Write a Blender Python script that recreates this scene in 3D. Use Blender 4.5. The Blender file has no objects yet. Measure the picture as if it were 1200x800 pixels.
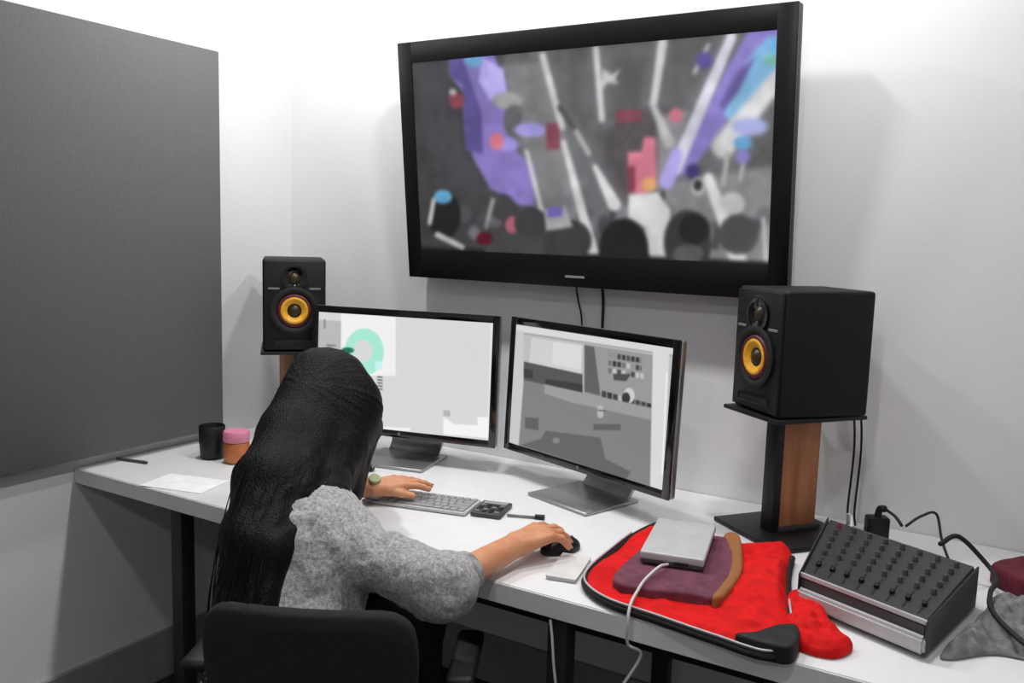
import bpy, bmesh, math, random
import numpy as np
from mathutils import Vector, Matrix, noise as mnoise
R = math.radians
scene = bpy.context.scene
C = scene.collection

# ------------------------------------------------------------------ camera
F_PX = 1022.05
PITCH, YAW, ROLL = 0.12506, -0.53683, 0.02997
cam_d = bpy.data.cameras.new('camera'); cam = bpy.data.objects.new('camera', cam_d); C.objects.link(cam)
fw = Vector((math.sin(YAW)*math.cos(PITCH), math.cos(YAW)*math.cos(PITCH), -math.sin(PITCH)))
r0 = Vector((math.cos(YAW), -math.sin(YAW), 0)); u0 = r0.cross(fw)
rr = r0*math.cos(ROLL) + u0*math.sin(ROLL); uu = -r0*math.sin(ROLL) + u0*math.cos(ROLL)
cam.matrix_world = Matrix.Translation((2.28725, -2.28339, 1.45)) @ Matrix((rr, uu, -fw)).transposed().to_4x4()
cam_d.sensor_width = 36; cam_d.lens = F_PX/1200*36; cam_d.clip_start = 0.02
scene.camera = cam

# ------------------------------------------------------------------ world, exposure
w = bpy.data.worlds.new('world'); scene.world = w; w.use_nodes = True
w.node_tree.nodes['Background'].inputs[0].default_value = (0.8, 0.85, 1, 1)
w.node_tree.nodes['Background'].inputs[1].default_value = 0.3
vs = scene.view_settings
vs.view_transform = 'Standard'; vs.look = 'None'; vs.gamma = 1; vs.use_curve_mapping = False
vs.exposure = -0.09
LAMP_W = 13.0
LAMP_K = [1.12, 0.85, 1.0, 0.0, 0.55, 0.15, 0.0, 0.85, 0.3]
CEIL = 2.62
LAMPS = [(0.42, -0.55), (1.17, -0.55), (1.92, -0.55), (0.42, -1.9), (1.92, -1.9), (3.3, -1.9), (0.42, -3.4), (1.92, -3.4), (3.3, -3.4)]

# ------------------------------------------------------------------ helpers
def lin(c):
    out = []
    for v in c[:3]:
        v = v/255.0
        out.append(v/12.92 if v <= 0.04045 else ((v+0.055)/1.055)**2.4)
    return tuple(out)

def mat(name, col, rough=0.5, metal=0.0, col2=None, nscale=20, stretch=(1, 1, 1), bump=0.0, bscale=None, contrast=(0.35, 0.65), sheen=0.0, coat=0.0, spec=0.5):
    m = bpy.data.materials.new(name); m.use_nodes = True
    nt = m.node_tree; b = nt.nodes['Principled BSDF']
    c = lin(col)
    b.inputs['Base Color'].default_value = (*c, 1)
    b.inputs['Roughness'].default_value = rough; b.inputs['Metallic'].default_value = metal
    b.inputs['Specular IOR Level'].default_value = spec
    if sheen: b.inputs['Sheen Weight'].default_value = sheen
    if coat: b.inputs['Coat Weight'].default_value = coat
    tc = nt.nodes.new('ShaderNodeTexCoord'); mp = nt.nodes.new('ShaderNodeMapping')
    nt.links.new(tc.outputs['Object'], mp.inputs['Vector']); mp.inputs['Scale'].default_value = stretch
    n = nt.nodes.new('ShaderNodeTexNoise'); n.inputs['Scale'].default_value = nscale; n.inputs['Detail'].default_value = 5
    nt.links.new(mp.outputs[0], n.inputs['Vector'])
    rp = nt.nodes.new('ShaderNodeValToRGB')
    c2 = lin(col2) if col2 else tuple(v*0.88 for v in c)
    rp.color_ramp.elements[0].color = (*c2, 1); rp.color_ramp.elements[1].color = (*c, 1)
    rp.color_ramp.elements[0].position = contrast[0]; rp.color_ramp.elements[1].position = contrast[1]
    nt.links.new(n.outputs['Fac'], rp.inputs[0]); nt.links.new(rp.outputs[0], b.inputs['Base Color'])
    if bump:
        n2 = nt.nodes.new('ShaderNodeTexNoise'); n2.inputs['Scale'].default_value = bscale or nscale*4; n2.inputs['Detail'].default_value = 3
        nt.links.new(mp.outputs[0], n2.inputs['Vector'])
        bp = nt.nodes.new('ShaderNodeBump'); bp.inputs['Strength'].default_value = bump; bp.inputs['Distance'].default_value = 0.004
        nt.links.new(n2.outputs['Fac'], bp.inputs['Height']); nt.links.new(bp.outputs[0], b.inputs['Normal'])
    return m

def emis_attr(name, strength):
    m = bpy.data.materials.new(name); m.use_nodes = True
    nt = m.node_tree; b = nt.nodes['Principled BSDF']
    a = nt.nodes.new('ShaderNodeAttribute'); a.attribute_name = 'picture'
    b.inputs['Base Color'].default_value = (0.01, 0.01, 0.01, 1); b.inputs['Roughness'].default_value = 0.35
    b.inputs['Specular IOR Level'].default_value = 0.25
    nt.links.new(a.outputs['Color'], b.inputs['Emission Color']); b.inputs['Emission Strength'].default_value = strength
    return m

def emit(name, col, s):
    m = bpy.data.materials.new(name); m.use_nodes = True
    b = m.node_tree.nodes['Principled BSDF']; b.inputs['Base Color'].default_value = (*lin(col), 1)
    b.inputs['Emission Color'].default_value = (*lin(col), 1); b.inputs['Emission Strength'].default_value = s
    return m

M = dict(
    wall=mat('wall_paint', (222, 222, 224), 0.7, nscale=3, col2=(219, 219, 221), bump=0.05, bscale=180),
    ceil=mat('ceiling_paint', (225, 225, 225), 0.8, nscale=3),
    floor=mat('carpet', (46, 46, 49), 0.95, nscale=160, col2=(34, 34, 37), bump=0.6, bscale=420),
    base=mat('baseboard_paint', (150, 150, 150), 0.5),
    felt=mat('grey_felt', (92, 92, 94), 0.95, nscale=260, col2=(85, 85, 87), bump=0.25, bscale=700, sheen=0.2),
    desk=mat('white_laminate', (226, 226, 228), 0.38, nscale=8, col2=(222, 222, 224)),
    edge=mat('grey_edge_band', (222, 222, 224), 0.5, nscale=8),
    dleg=mat('dark_steel', (58, 58, 60), 0.5, 0.4),
    blackp=mat('black_plastic', (21, 21, 22), 0.45, spec=0.35, nscale=60, bump=0.06, bscale=500),
    blackv=mat('black_vinyl', (20, 20, 21), 0.6, spec=0.3, nscale=120, bump=0.2, bscale=900),
    blackg=mat('black_gloss', (12, 12, 13), 0.12, coat=0.5),
    blackr=mat('black_rubber', (16, 16, 17), 0.7),
    tvbez=mat('television_bezel', (18, 18, 19), 0.35, spec=0.3),
    steel=mat('black_steel_plate', (30, 30, 32), 0.45, 0.3),
    wood=mat('oak_panel', (190, 128, 84), 0.5, nscale=6, col2=(158, 98, 58), stretch=(6, 6, 0.5), bump=0.1),
    yellow=mat('yellow_cone', (238, 178, 40), 0.45, nscale=90, col2=(222, 160, 30), bump=0.2),
    domec=mat('dark_dome', (52, 40, 10), 0.4),
    ring=mat('dark_red_ring', (88, 22, 34), 0.5),
    silver=mat('aluminium', (176, 177, 180), 0.32, 0.85, nscale=200, col2=(168, 168, 172)),
    silverp=mat('silver_plastic', (192, 192, 194), 0.42, 0.1),
    white=mat('white_plastic', (220, 220, 220), 0.4),
    key=mat('key_grey', (150, 150, 152), 0.5),
    darkg=mat('dark_grey_plastic', (66, 66, 68), 0.5, nscale=50),
    mixtop=mat('mixer_panel', (54, 54, 56), 0.5, nscale=70, col2=(46, 46, 48)),
    knob=mat('grey_knob', (120, 120, 122), 0.4),
    knobr=mat('red_knob', (130, 40, 60), 0.4),
    skin=mat('skin', (206, 146, 108), 0.5, nscale=40, col2=(196, 132, 96), bump=0.12, bscale=300),
    nail=mat('nail', (224, 172, 148), 0.25),
    sweater=mat('heather_knit', (186, 186, 188), 0.95, nscale=150, col2=(134, 134, 137), contrast=(0.34, 0.66), bump=0.7, bscale=520, sheen=0.2),
    rib=mat('knit_rib', (170, 170, 172), 0.95, nscale=60, col2=(120, 120, 122), stretch=(1, 1, 1), bump=0.6, bscale=500),
    denim=mat('dark_denim', (36, 37, 42), 0.9, nscale=150, bump=0.4),
    hair=mat('black_hair', (15, 13, 13), 0.5, spec=0.16, nscale=14, col2=(10, 9, 9), stretch=(14, 14, 0.8), bump=0.9, bscale=22, contrast=(0.3, 0.7)),
    chairf=mat('chair_fabric', (26, 26, 28), 0.9, nscale=220, col2=(18, 18, 20), bump=0.5, bscale=600),
    chairp=mat('chair_plastic', (22, 22, 23), 0.5),
    chrome=mat('chair_metal', (130, 130, 132), 0.35, 0.7),
    red=mat('red_neoprene', (220, 14, 16), 0.8, nscale=30, col2=(196, 8, 10), bump=0.3, bscale=600, spec=0.25),
    mauve=mat('mauve_lining', (112, 60, 78), 0.85, nscale=40, col2=(92, 44, 62), bump=0.3),
    tan=mat('tan_trim', (150, 96, 50), 0.8, nscale=40),
    darkred=mat('dark_red_cloth', (96, 10, 34), 0.8, nscale=30, col2=(74, 6, 26), bump=0.5),
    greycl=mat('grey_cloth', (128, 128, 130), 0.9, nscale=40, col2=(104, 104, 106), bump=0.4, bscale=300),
    paper=mat('paper', (240, 240, 240), 0.7),
    cablew=mat('white_cable', (206, 206, 206), 0.5),
    orange=mat('orange_jar', (196, 116, 66), 0.45, nscale=20, col2=(160, 86, 40)),
    pink=mat('pink_lid', (214, 130, 158), 0.5),
    lime=mat('lime_paper', (200, 208, 130), 0.7),
    eye=mat('eye', (235, 232, 228), 0.2), iris=mat('iris', (40, 26, 18), 0.2), lip=mat('lip', (176, 96, 86), 0.45),
    watchf=mat('watch_face', (158, 164, 124), 0.3),
    led=emit('lamp_diffuser', (255, 250, 244), 6.0),
    ledred=emit('status_light', (255, 240, 220), 1.0),
)

def mesh_obj(name, verts, faces, m, parent=None, smooth=False, loc=None):
    me = bpy.data.meshes.new(name)
    me.from_pydata([tuple(v) for v in verts], [], [tuple(f) for f in faces]); me.update()
    return link(name, me, m, parent, smooth, loc)

def link(name, me, m, parent=None, smooth=False, loc=None):
    o = bpy.data.objects.new(name, me); C.objects.link(o)
    if m is not None: me.materials.append(m)
    if smooth:
        for p in me.polygons: p.use_smooth = True
    if parent is not None: o.parent = parent
    if loc is not None: o.location = loc
    return o

def bobj(name, bm, m, parent=None, smooth=False, loc=None, autos=None):
    me = bpy.data.meshes.new(name); bm.normal_update(); bm.to_mesh(me); bm.free()
    o = link(name, me, m, parent, smooth, loc)
    if autos:
        for p in me.polygons: p.use_smooth = True
        me.set_sharp_from_angle(angle=R(autos))
    return o

def B(): return bmesh.new()

def abox(bm, c, s, mtx=None, bev=0.0, seg=2):
    """box centre c, size s, optional local transform, bevelled edges"""
    t = bmesh.new(); bmesh.ops.create_cube(t, size=1)
    for v in t.verts: v.co = Vector((v.co.x*s[0], v.co.y*s[1], v.co.z*s[2]))
    if bev: bmesh.ops.bevel(t, geom=t.edges[:], offset=bev, segments=seg, affect='EDGES', profile=0.5)
    T = Matrix.Translation(c)
    if mtx is not None: T = mtx @ T
    t.transform(T); merge(bm, t); return bm

def merge(bm, t):
    me = bpy.data.meshes.new('tmp'); t.to_mesh(me); t.free(); bm.from_mesh(me); bpy.data.meshes.remove(me)

def alathe(bm, prof, seg=40, mtx=None):
    """profile list (r, z), around z"""
    t = bmesh.new(); rings = []
    for r, z in prof:
        if r < 1e-6: rings.append([t.verts.new((0, 0, z))])
        else: rings.append([t.verts.new((r*math.cos(2*math.pi*i/seg), r*math.sin(2*math.pi*i/seg), z)) for i in range(seg)])
    for a, b in zip(rings, rings[1:]):
        for i in range(seg):
            j = (i+1) % seg
            if len(a) == 1 and len(b) == 1: continue
            if len(a) == 1: t.faces.new((a[0], b[j], b[i]))
            elif len(b) == 1: t.faces.new((a[i], a[j], b[0]))
            else: t.faces.new((a[i], a[j], b[j], b[i]))
    bmesh.ops.recalc_face_normals(t, faces=t.faces[:])
    if mtx is not None: t.transform(mtx)
    merge(bm, t); return bm

def catmull(pts, n=8):
    P = [Vector(p) for p in pts]; P = [P[0]*2-P[1]] + P + [P[-1]*2-P[-2]]; out = []
    for i in range(1, len(P)-2):
        for k in range(n):
            t = k/n; a, b, c, d = P[i-1], P[i], P[i+1], P[i+2]
            out.append(0.5*((2*b) + (c-a)*t + (2*a-5*b+4*c-d)*t*t + (3*b-a-3*c+d)*t**3))
    out.append(P[-2]); return out

def atube(bm, pts, r, seg=10, smooth=8, closed=False, rad=None):
    P = catmull(pts, smooth) if smooth else [Vector(p) for p in pts]
    t = bmesh.new(); rings = []; n = len(P)
    up = Vector((0.13, 0.21, 1)).normalized(); prevx = None
    for i, p in enumerate(P):
        d = (P[min(i+1, n-1)]-P[max(i-1, 0)])
        d = d.normalized() if d.length > 1e-9 else Vector((0, 0, 1))
        x = prevx if prevx is not None else (up.cross(d) if abs(up.dot(d)) < 0.95 else Vector((1, 0, 0)).cross(d))
        x = (x-d*x.dot(d)).normalized(); prevx = x; y = d.cross(x)
        rd = r if rad is None else rad(i/(n-1))
        rings.append([t.verts.new(p+(x*math.cos(a)+y*math.sin(a))*rd) for a in [2*math.pi*k/seg for k in range(seg)]])
    for a, b in zip(rings, rings[1:]):
        for k in range(seg): t.faces.new((a[k], a[(k+1) % seg], b[(k+1) % seg], b[k]))
    t.faces.new(rings[0][::-1]); t.faces.new(rings[-1])
    merge(bm, t); return bm

def tag(o, label=None, cat=None, group=None, kind=None):
    if label: o['label'] = label
    if cat: o['category'] = cat
    if group: o['group'] = group
    if kind: o['kind'] = kind
    return o

def thing(name, label, cat, loc=(0, 0, 0), rz=0.0, group=None):
    o = bpy.data.objects.new(name, None); C.objects.link(o); o.empty_display_size = 0.05
    o.location = loc; o.rotation_euler = (0, 0, rz)
    return tag(o, label, cat, group)

def struct(name, bm, m, autos=None):
    o = bobj(name, bm, m, autos=autos); o['kind'] = 'structure'; return o

# ---- implicit surfaces: capsules / ellipsoids blended and meshed by surface nets
def _lat(ix, iy, iz):
    h = (ix*374761393 + iy*668265263 + iz*2147483647) & 0xffffffff
    h = ((h ^ (h >> 13))*1274126177) & 0xffffffff
    h = h ^ (h >> 16)
    return (h & 0xffff)/65535.0
def vnoise(P, s):
    q = np.asarray(P)*s; i = np.floor(q).astype(np.int64); f = q-i; f = f*f*(3-2*f); out = 0
    for a in (0, 1):
        for b in (0, 1):
            for c in (0, 1):
                wgt = (f[:, 0] if a else 1-f[:, 0])*(f[:, 1] if b else 1-f[:, 1])*(f[:, 2] if c else 1-f[:, 2])
                out = out + wgt*_lat(i[:, 0]+a, i[:, 1]+b, i[:, 2]+c)
    return out*2-1

def cap(a, b, ra, rb=None, k=0.01, sub=False): return ('cap', np.array(a, float), np.array(b, float), ra, ra if rb is None else rb, k, sub)
def ell(c, rad, ax=None, k=0.01, sub=False):
    A = np.eye(3) if ax is None else np.array([list(v) for v in ax], float)
    return ('ell', np.array(c, float), np.array(rad, float), A, None, k, sub)
def chain(pts, rads, k=0.01): return [cap(pts[i], pts[i+1], rads[i], rads[i+1], k) for i in range(len(pts)-1)]

def sdf_field(prims, vox, lo, hi):
    n = np.ceil((hi-lo)/vox).astype(int)+1
    F = np.full(n, 0.2, np.float32)
    ax = [lo[i]+vox*np.arange(n[i]) for i in range(3)]
    for pr in prims:
        kind, A, Bv, ra, rb, k, sub = pr
        if kind == 'cap': l = np.minimum(A-ra, Bv-rb); h = np.maximum(A+ra, Bv+rb)
        else: rm = Bv.max(); l = A-rm; h = A+rm
        pad = k+2*vox+0.012
        i0 = np.maximum(np.floor((l-pad-lo)/vox).astype(int), 0); i1 = np.minimum(np.ceil((h+pad-lo)/vox).astype(int)+1, n)
        if (i1 <= i0).any(): continue
        sl = tuple(slice(i0[q], i1[q]) for q in range(3))
        X = ax[0][sl[0]][:, None, None]; Y = ax[1][sl[1]][None, :, None]; Z = ax[2][sl[2]][None, None, :]
        if kind == 'cap':
            d = Bv-A; L = max(float(d@d), 1e-12)
            t = np.clip(((X-A[0])*d[0]+(Y-A[1])*d[1]+(Z-A[2])*d[2])/L, 0, 1)
            D = np.sqrt((X-A[0]-t*d[0])**2+(Y-A[1]-t*d[1])**2+(Z-A[2]-t*d[2])**2)-(ra+(rb-ra)*t)
        else:
            q = [((X-A[0])*ra[i][0]+(Y-A[1])*ra[i][1]+(Z-A[2])*ra[i][2]) for i in range(3)]
            k0 = np.sqrt(sum((q[i]/Bv[i])**2 for i in range(3))); k1 = np.sqrt(sum((q[i]/Bv[i]**2)**2 for i in range(3)))+1e-9
            D = k0*(k0-1)/k1
        G = F[sl]
        if sub: F[sl] = np.maximum(G, -D)
        else:
            hh = np.maximum(k-np.abs(G-D), 0)/k; F[sl] = np.minimum(G, D)-hh*hh*k*0.25
    return F

def nets(F, lo, vox):
    S = F < 0
    nx, ny, nz = F.shape
    cnt = np.zeros((nx-1, ny-1, nz-1), np.int8)
    for a in (0, 1):
        for b in (0, 1):
            for c in (0, 1): cnt += S[a:nx-1+a, b:ny-1+b, c:nz-1+c]
    act = (cnt > 0) & (cnt < 8); idx = np.argwhere(act)
    cid = np.full(act.shape, -1, np.int32); cid[act] = np.arange(len(idx))
    acc = np.zeros((len(idx), 3)); num = np.zeros(len(idx))
    I, J, K = idx.T
    for axis in range(3):
        for p in (0, 1):
            for q in (0, 1):
                o = [0, 0, 0]; oth = [x for x in range(3) if x != axis]; o[oth[0]] = p; o[oth[1]] = q
                e = list(o); e[axis] = 1
                f0 = F[I+o[0], J+o[1], K+o[2]]; f1 = F[I+e[0], J+e[1], K+e[2]]
                m = (f0 < 0) != (f1 < 0); t = np.where(m, f0/np.where(m, f0-f1, 1), 0)
                pt = np.tile(np.array(o, float), (len(idx), 1)); pt[:, axis] = t
                acc += pt*m[:, None]; num += m
    V = lo+vox*(idx+acc/num[:, None])
    faces = []
    for axis in range(3):
        sl0 = [slice(None)]*3; sl1 = [slice(None)]*3; sl0[axis] = slice(0, -1); sl1[axis] = slice(1, None)
        A = S[tuple(sl0)]; Bm = S[tuple(sl1)]; d = np.argwhere(A != Bm)
        o1, o2 = [x for x in range(3) if x != axis]
        ok = (d[:, o1] > 0) & (d[:, o2] > 0) & (d[:, o1] < F.shape[o1]-1) & (d[:, o2] < F.shape[o2]-1); d = d[ok]
        def cc(a, b):
            e = d.copy(); e[:, o1] -= a; e[:, o2] -= b; return cid[e[:, 0], e[:, 1], e[:, 2]]
        q = np.stack([cc(1, 1), cc(0, 1), cc(0, 0), cc(1, 0)], 1)
        inside0 = A[d[:, 0], d[:, 1], d[:, 2]]
        flip = inside0 if axis != 1 else ~inside0
        q = np.where(flip[:, None], q, q[:, ::-1]); faces.append(q)
    return V, np.concatenate(faces)

def sdf_obj(name, prims, vox, m, parent=None, org=(0, 0, 0), field=None, disp=None, bounds=None):
    if bounds is None:
        lo = np.min([np.minimum(p[1]-p[3], p[2]-p[4]) if p[0] == 'cap' else p[1]-p[2].max() for p in prims if not p[6]], 0)-0.03
        hi = np.max([np.maximum(p[1]+p[3], p[2]+p[4]) if p[0] == 'cap' else p[1]+p[2].max() for p in prims if not p[6]], 0)+0.03
    else: lo, hi = np.array(bounds[0], float), np.array(bounds[1], float)
    F = sdf_field(prims, vox, lo, hi) if field is None else field(lo, hi, vox)
    V, Q = nets(F, lo, vox)
    me = bpy.data.meshes.new(name)
    me.from_pydata((V-np.array(org)).tolist(), [], Q.tolist()); me.update()
    if disp is not None:
        nn = np.zeros(len(V)*3); me.vertex_normals.foreach_get('vector', nn); nn = nn.reshape(-1, 3)
        V2 = V+nn*disp(V)[:, None]-np.array(org); me.vertices.foreach_set('co', V2.ravel()); me.update()
    return link(name, me, m, parent, True, loc=(tuple(org) if parent is None else None))

# ------------------------------------------------------------------ structure
bm = B(); abox(bm, (1.95, -2.2, -0.05), (4.3, 4.8, 0.1)); struct('floor', bm, M['floor'])
bm = B(); abox(bm, (1.95, -2.2, CEIL+0.05), (4.3, 4.8, 0.1)); struct('ceiling', bm, M['ceil'])
bm = B(); abox(bm, (1.95, 0.05, CEIL/2), (4.1, 0.1, CEIL)); struct('wall_back', bm, M['wall'])
bm = B(); abox(bm, (-0.05, -2.2, CEIL/2), (0.1, 4.8, CEIL)); struct('wall_left', bm, M['wall'])
bm = B(); abox(bm, (3.95, -2.2, CEIL/2), (0.1, 4.6, CEIL)); struct('wall_right', bm, M['wall'])
bm = B(); abox(bm, (1.95, -4.55, CEIL/2), (3.9, 0.1, CEIL)); struct('wall_front', bm, M['wall'])
bm = B(); abox(bm, (0.007, -2.25, 0.08), (0.014, 4.48, 0.16), bev=0.003); struct('baseboard_left', bm, M['base'])
bm = B(); abox(bm, (1.95, -0.007, 0.08), (3.86, 0.014, 0.16), bev=0.003); struct('baseboard_back', bm, M['base'])

# ------------------------------------------------------------------ ceiling lamps (front row washes the back wall, rear rows are added fill light)
for li, (x, y) in enumerate(LAMPS):
    t = thing('ceiling_downlight', 'round white recessed downlight in the ceiling, rear rows added as fill', 'ceiling light', (x, y, CEIL), group='recessed ceiling downlights')
    b = B(); alathe(b, [(0.062, -0.001), (0.09, -0.001), (0.092, -0.006), (0.086, -0.011), (0.064, -0.008), (0.062, -0.001)], 40); bobj('trim_ring', b, M['white'], t, autos=40)
    b = B(); alathe(b, [(0, -0.003), (0.062, -0.003)], 40); bobj('diffuser', b, M['led'], t)
    if LAMP_K[li] == 0: continue      # that lamp is switched off
    ld = bpy.data.lights.new('downlight', 'AREA'); ld.shape = 'DISK'; ld.size = 0.12; ld.energy = LAMP_W*LAMP_K[li]; ld.color = (1, 0.985, 0.965)
    lo = bpy.data.objects.new('downlight_beam', ld); C.objects.link(lo); lo.parent = t; lo.location = (0, 0, -0.014)

# ------------------------------------------------------------------ acoustic panel
t = thing('acoustic_panel', 'large dark grey felt acoustic panel mounted on the left wall', 'wall panel', (0, -1.5, 0.783))
b = B(); abox(b, (0.027, -0.0, 0.598), (0.042, 2.29, 1.196), bev=0.004); bobj('felt_board', b, M['felt'], t, autos=40)
for yy in (-0.8, 0.8):
    b = B(); abox(b, (0.003, yy, 0.6), (0.006, 0.05, 1.0)); bobj('mounting_rail', b, M['dleg'], t)

# ------------------------------------------------------------------ desk
DX1, DD = 2.95, 0.845
t = thing('desk', 'long white wall-to-wall desk with thick grey front edge', 'desk', (1.45, -0.42, 0))
def dl(v): return (v[0]-1.45, v[1]+0.42, v[2])
b = B(); abox(b, dl((DX1/2+0.001, -DD/2, 0.728)), (DX1-0.004, DD-0.004, 0.044), bev=0.003); bobj('desk_top', b, M['desk'], t, autos=40)
b = B(); abox(b, dl((DX1/2, -DD, 0.7275)), (DX1-0.004, 0.003, 0.041), bev=0.001); bobj('edge_band', b, M['edge'], t)
for x in (0.3, 1.5, 2.75):
    b = B()
    for y in (-0.1, -0.72): abox(b, dl((x, y, 0.353)), (0.045, 0.045, 0.706), bev=0.003)
    abox(b, dl((x, -0.41, 0.68)), (0.04, 0.60, 0.045), bev=0.003); abox(b, dl((x, -0.41, 0.02)), (0.045, 0.7, 0.03), bev=0.003)
    bobj('leg', b, M['dleg'], t, autos=40)
b = B(); abox(b, dl((1.5, -0.085, 0.5)), (2.3, 0.018, 0.4), bev=0.002); bobj('modesty_panel', b, M['dleg'], t, autos=40)

# ------------------------------------------------------------------ screens (pictures painted on a fine grid, in the flat coordinates of a sketch)
def homog(src, dst):
    A = []; bb = []
    for (x, y), (u, v) in zip(src, dst):
        A += [[x, y, 1, 0, 0, 0, -u*x, -u*y], [0, 0, 0, x, y, 1, -v*x, -v*y]]; bb += [u, v]
    h = np.linalg.solve(np.array(A, float), np.array(bb, float)); return np.append(h, 1).reshape(3, 3)

class Paint:
    def __init__(s, nu, nv, corners):
        s.nu, s.nv = nu, nv
        U, Vv = np.meshgrid(np.linspace(0, 1, nu), np.linspace(0, 1, nv)); s.U, s.V = U.ravel(), Vv.ravel()
        H = homog([(0, 1), (1, 1), (1, 0), (0, 0)], corners)
        q = H @ np.stack([s.U, s.V, np.ones_like(s.U)]); s.X = q[0]/q[2]; s.Y = q[1]/q[2]
        s.c = np.zeros((nu*nv, 3))
    def put(s, m, col, a=1.0):
        m = (np.clip(m, 0, 1)*a)[:, None]; s.c = s.c*(1-m)+np.array(col, float)[None, :]*m
    def poly(s, pts, col, soft=3, a=1.0):
        P = np.array(pts, float); ins = np.zeros(len(s.X), bool); dm = np.full(len(s.X), 1e9)
        for i in range(len(P)):
            x1, y1 = P[i]; x2, y2 = P[(i+1) % len(P)]
            cnd = ((y1 > s.Y) != (y2 > s.Y)); xi = (x2-x1)*(s.Y-y1)/((y2-y1) if y2 != y1 else 1e-9)+x1; ins ^= cnd & (s.X < xi)
            L = (x2-x1)**2+(y2-y1)**2+1e-9; tt = np.clip(((s.X-x1)*(x2-x1)+(s.Y-y1)*(y2-y1))/L, 0, 1)
            dm = np.minimum(dm, np.hypot(s.X-x1-tt*(x2-x1), s.Y-y1-tt*(y2-y1)))
        sd = np.where(ins, dm, -dm); s.put(sd/soft+0.5, col, a)
    def line(s, p, q, w1, col, w2=None, soft=4, a=1.0):
        w2 = w1 if w2 is None else w2; L = (q[0]-p[0])**2+(q[1]-p[1])**2
        tt = np.clip(((s.X-p[0])*(q[0]-p[0])+(s.Y-p[1])*(q[1]-p[1]))/L, 0, 1)
        d = np.hypot(s.X-p[0]-tt*(q[0]-p[0]), s.Y-p[1]-tt*(q[1]-p[1])); s.put(((w1+(w2-w1)*tt)/2-d)/soft+0.5, col, a)
    def oval(s, c, rx, ry, col, soft=4, a=1.0):
        d = (1-np.hypot((s.X-c[0])/rx, (s.Y-c[1])/ry))*min(rx, ry); s.put(d/soft+0.5, col, a)
    def blur(s, n=1, grain=0.0):
        c_ = s.c.reshape(s.nv, s.nu, 3)
        for _ in range(n):
            for axis in (0, 1):
                e = np.pad(c_, [(1, 1) if a_ == axis else (0, 0) for a_ in range(3)], mode='edge'); sl = lambda k: e[k:k+s.nv] if axis == 0 else e[:, k:k+s.nu]
                c_ = 0.25*sl(0)+0.5*sl(1)+0.25*sl(2)
        s.c = c_.reshape(-1, 3)
        if grain:
            q = np.stack([s.U*1.9, s.V, s.U*0+0.5], 1); s.c = np.clip(s.c*(1+grain*(0.6*vnoise(q, 8)+0.5*vnoise(q+4, 22)))[:, None], 0, 255)
    def mesh(s, name, wd, ht, m, parent, loc, rot=None):
        """sheet in local x,z plane facing -y"""
        V = np.stack([(s.U-0.5)*wd, np.zeros_like(s.U), (s.V)*ht], 1)
        i = np.arange((s.nu-1)*(s.nv-1)); r_ = i//(s.nu-1); c_ = i % (s.nu-1); a = r_*s.nu+c_
        Q = np.stack([a, a+1, a+s.nu+1, a+s.nu], 1)
        me = bpy.data.meshes.new(name); me.from_pydata(V.tolist(), [], Q.tolist())
        at = me.color_attributes.new('picture', 'FLOAT_COLOR', 'POINT')
        cc = s.c/255.0; cc = np.where(cc <= 0.04045, cc/12.92, ((cc+0.055)/1.055)**2.4)
        at.data.foreach_set('color', np.concatenate([cc, np.ones((len(cc), 1))], 1).astype(np.float32).ravel())
        me.update(); o = link(name, me, m, parent); o.location = loc
        if rot: o.rotation_euler = rot
        return o

# --- television
TVW, TVH, TILT = 1.177, 0.704, 0.109
tvx = 0.587+TVW/2
t = thing('television', 'large black-framed wall television showing a concert crowd under light beams', 'television', (tvx, -0.07, 1.30))
tv = bpy.data.objects.new('cabinet', None)
TR = Matrix.Rotation(TILT, 4, 'X')     # top leans into the room
b = B()
abox(b, (0, 0.022, TVH/2), (TVW, 0.036, TVH), TR, bev=0.006); abox(b, (0, 0.05, TVH/2), (TVW*0.72, 0.04, TVH*0.6), TR, bev=0.012)
bobj('housing', b, M['blackp'], t, autos=40)
b = B(); il, it_, ib = 0.05, 0.06, 0.09
abox(b, (-(TVW-il)/2, 0, TVH/2), (il, 0.012, TVH), TR, bev=0.003); abox(b, ((TVW-il)/2, 0, TVH/2), (il, 0.012, TVH), TR, bev=0.003)
abox(b, (0, 0, TVH-it_/2), (TVW-2*il+0.004, 0.0118, it_), TR, bev=0.003); abox(b, (0, 0, ib/2), (TVW-2*il+0.004, 0.0118, ib), TR, bev=0.003)
bobj('bezel', b, M['tvbez'], t, autos=40)
b = B(); abox(b, (0, -0.0075, 0.03), (0.06, 0.002, 0.006), TR); bobj('badge', b, M['key'], t)
b = B(); abox(b, (0, 0.066, TVH*0.5), (0.36, 0.05, 0.3), bev=0.003); o = bobj('wall_bracket', b, M['steel'], t); o.location = (0, -0.025, 0)
o.location = (0, -0.0262, 0)
P = Paint(420, 216, [(52, 164), (1002, 78), (979, 687), (75, 647)])
P.c[:] = (66, 66, 68)
P.poly([(300, 110), (1010, 60), (985, 600), (700, 640), (380, 540), (250, 440), (270, 200)], (98, 98, 100), 30)
P.poly([(120, 480), (60, 160), (150, 150), (190, 400), (260, 500)], (72, 70, 76), 20)
P.poly([(290, 170), (400, 160), (450, 330), (500, 560), (520, 660), (400, 640), (340, 400)], (130, 130, 132), 14)
P.poly([(560, 330), (700, 260), (740, 330), (720, 520), (600, 540), (540, 430)], (88, 84, 88), 20)
P.poly([(690, 300), (770, 290), (740, 420), (690, 500)], (150, 148, 152), 14)
P.poly([(700, 480), (1000, 430), (985, 690), (700, 690)], (140, 140, 142), 20)
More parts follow.
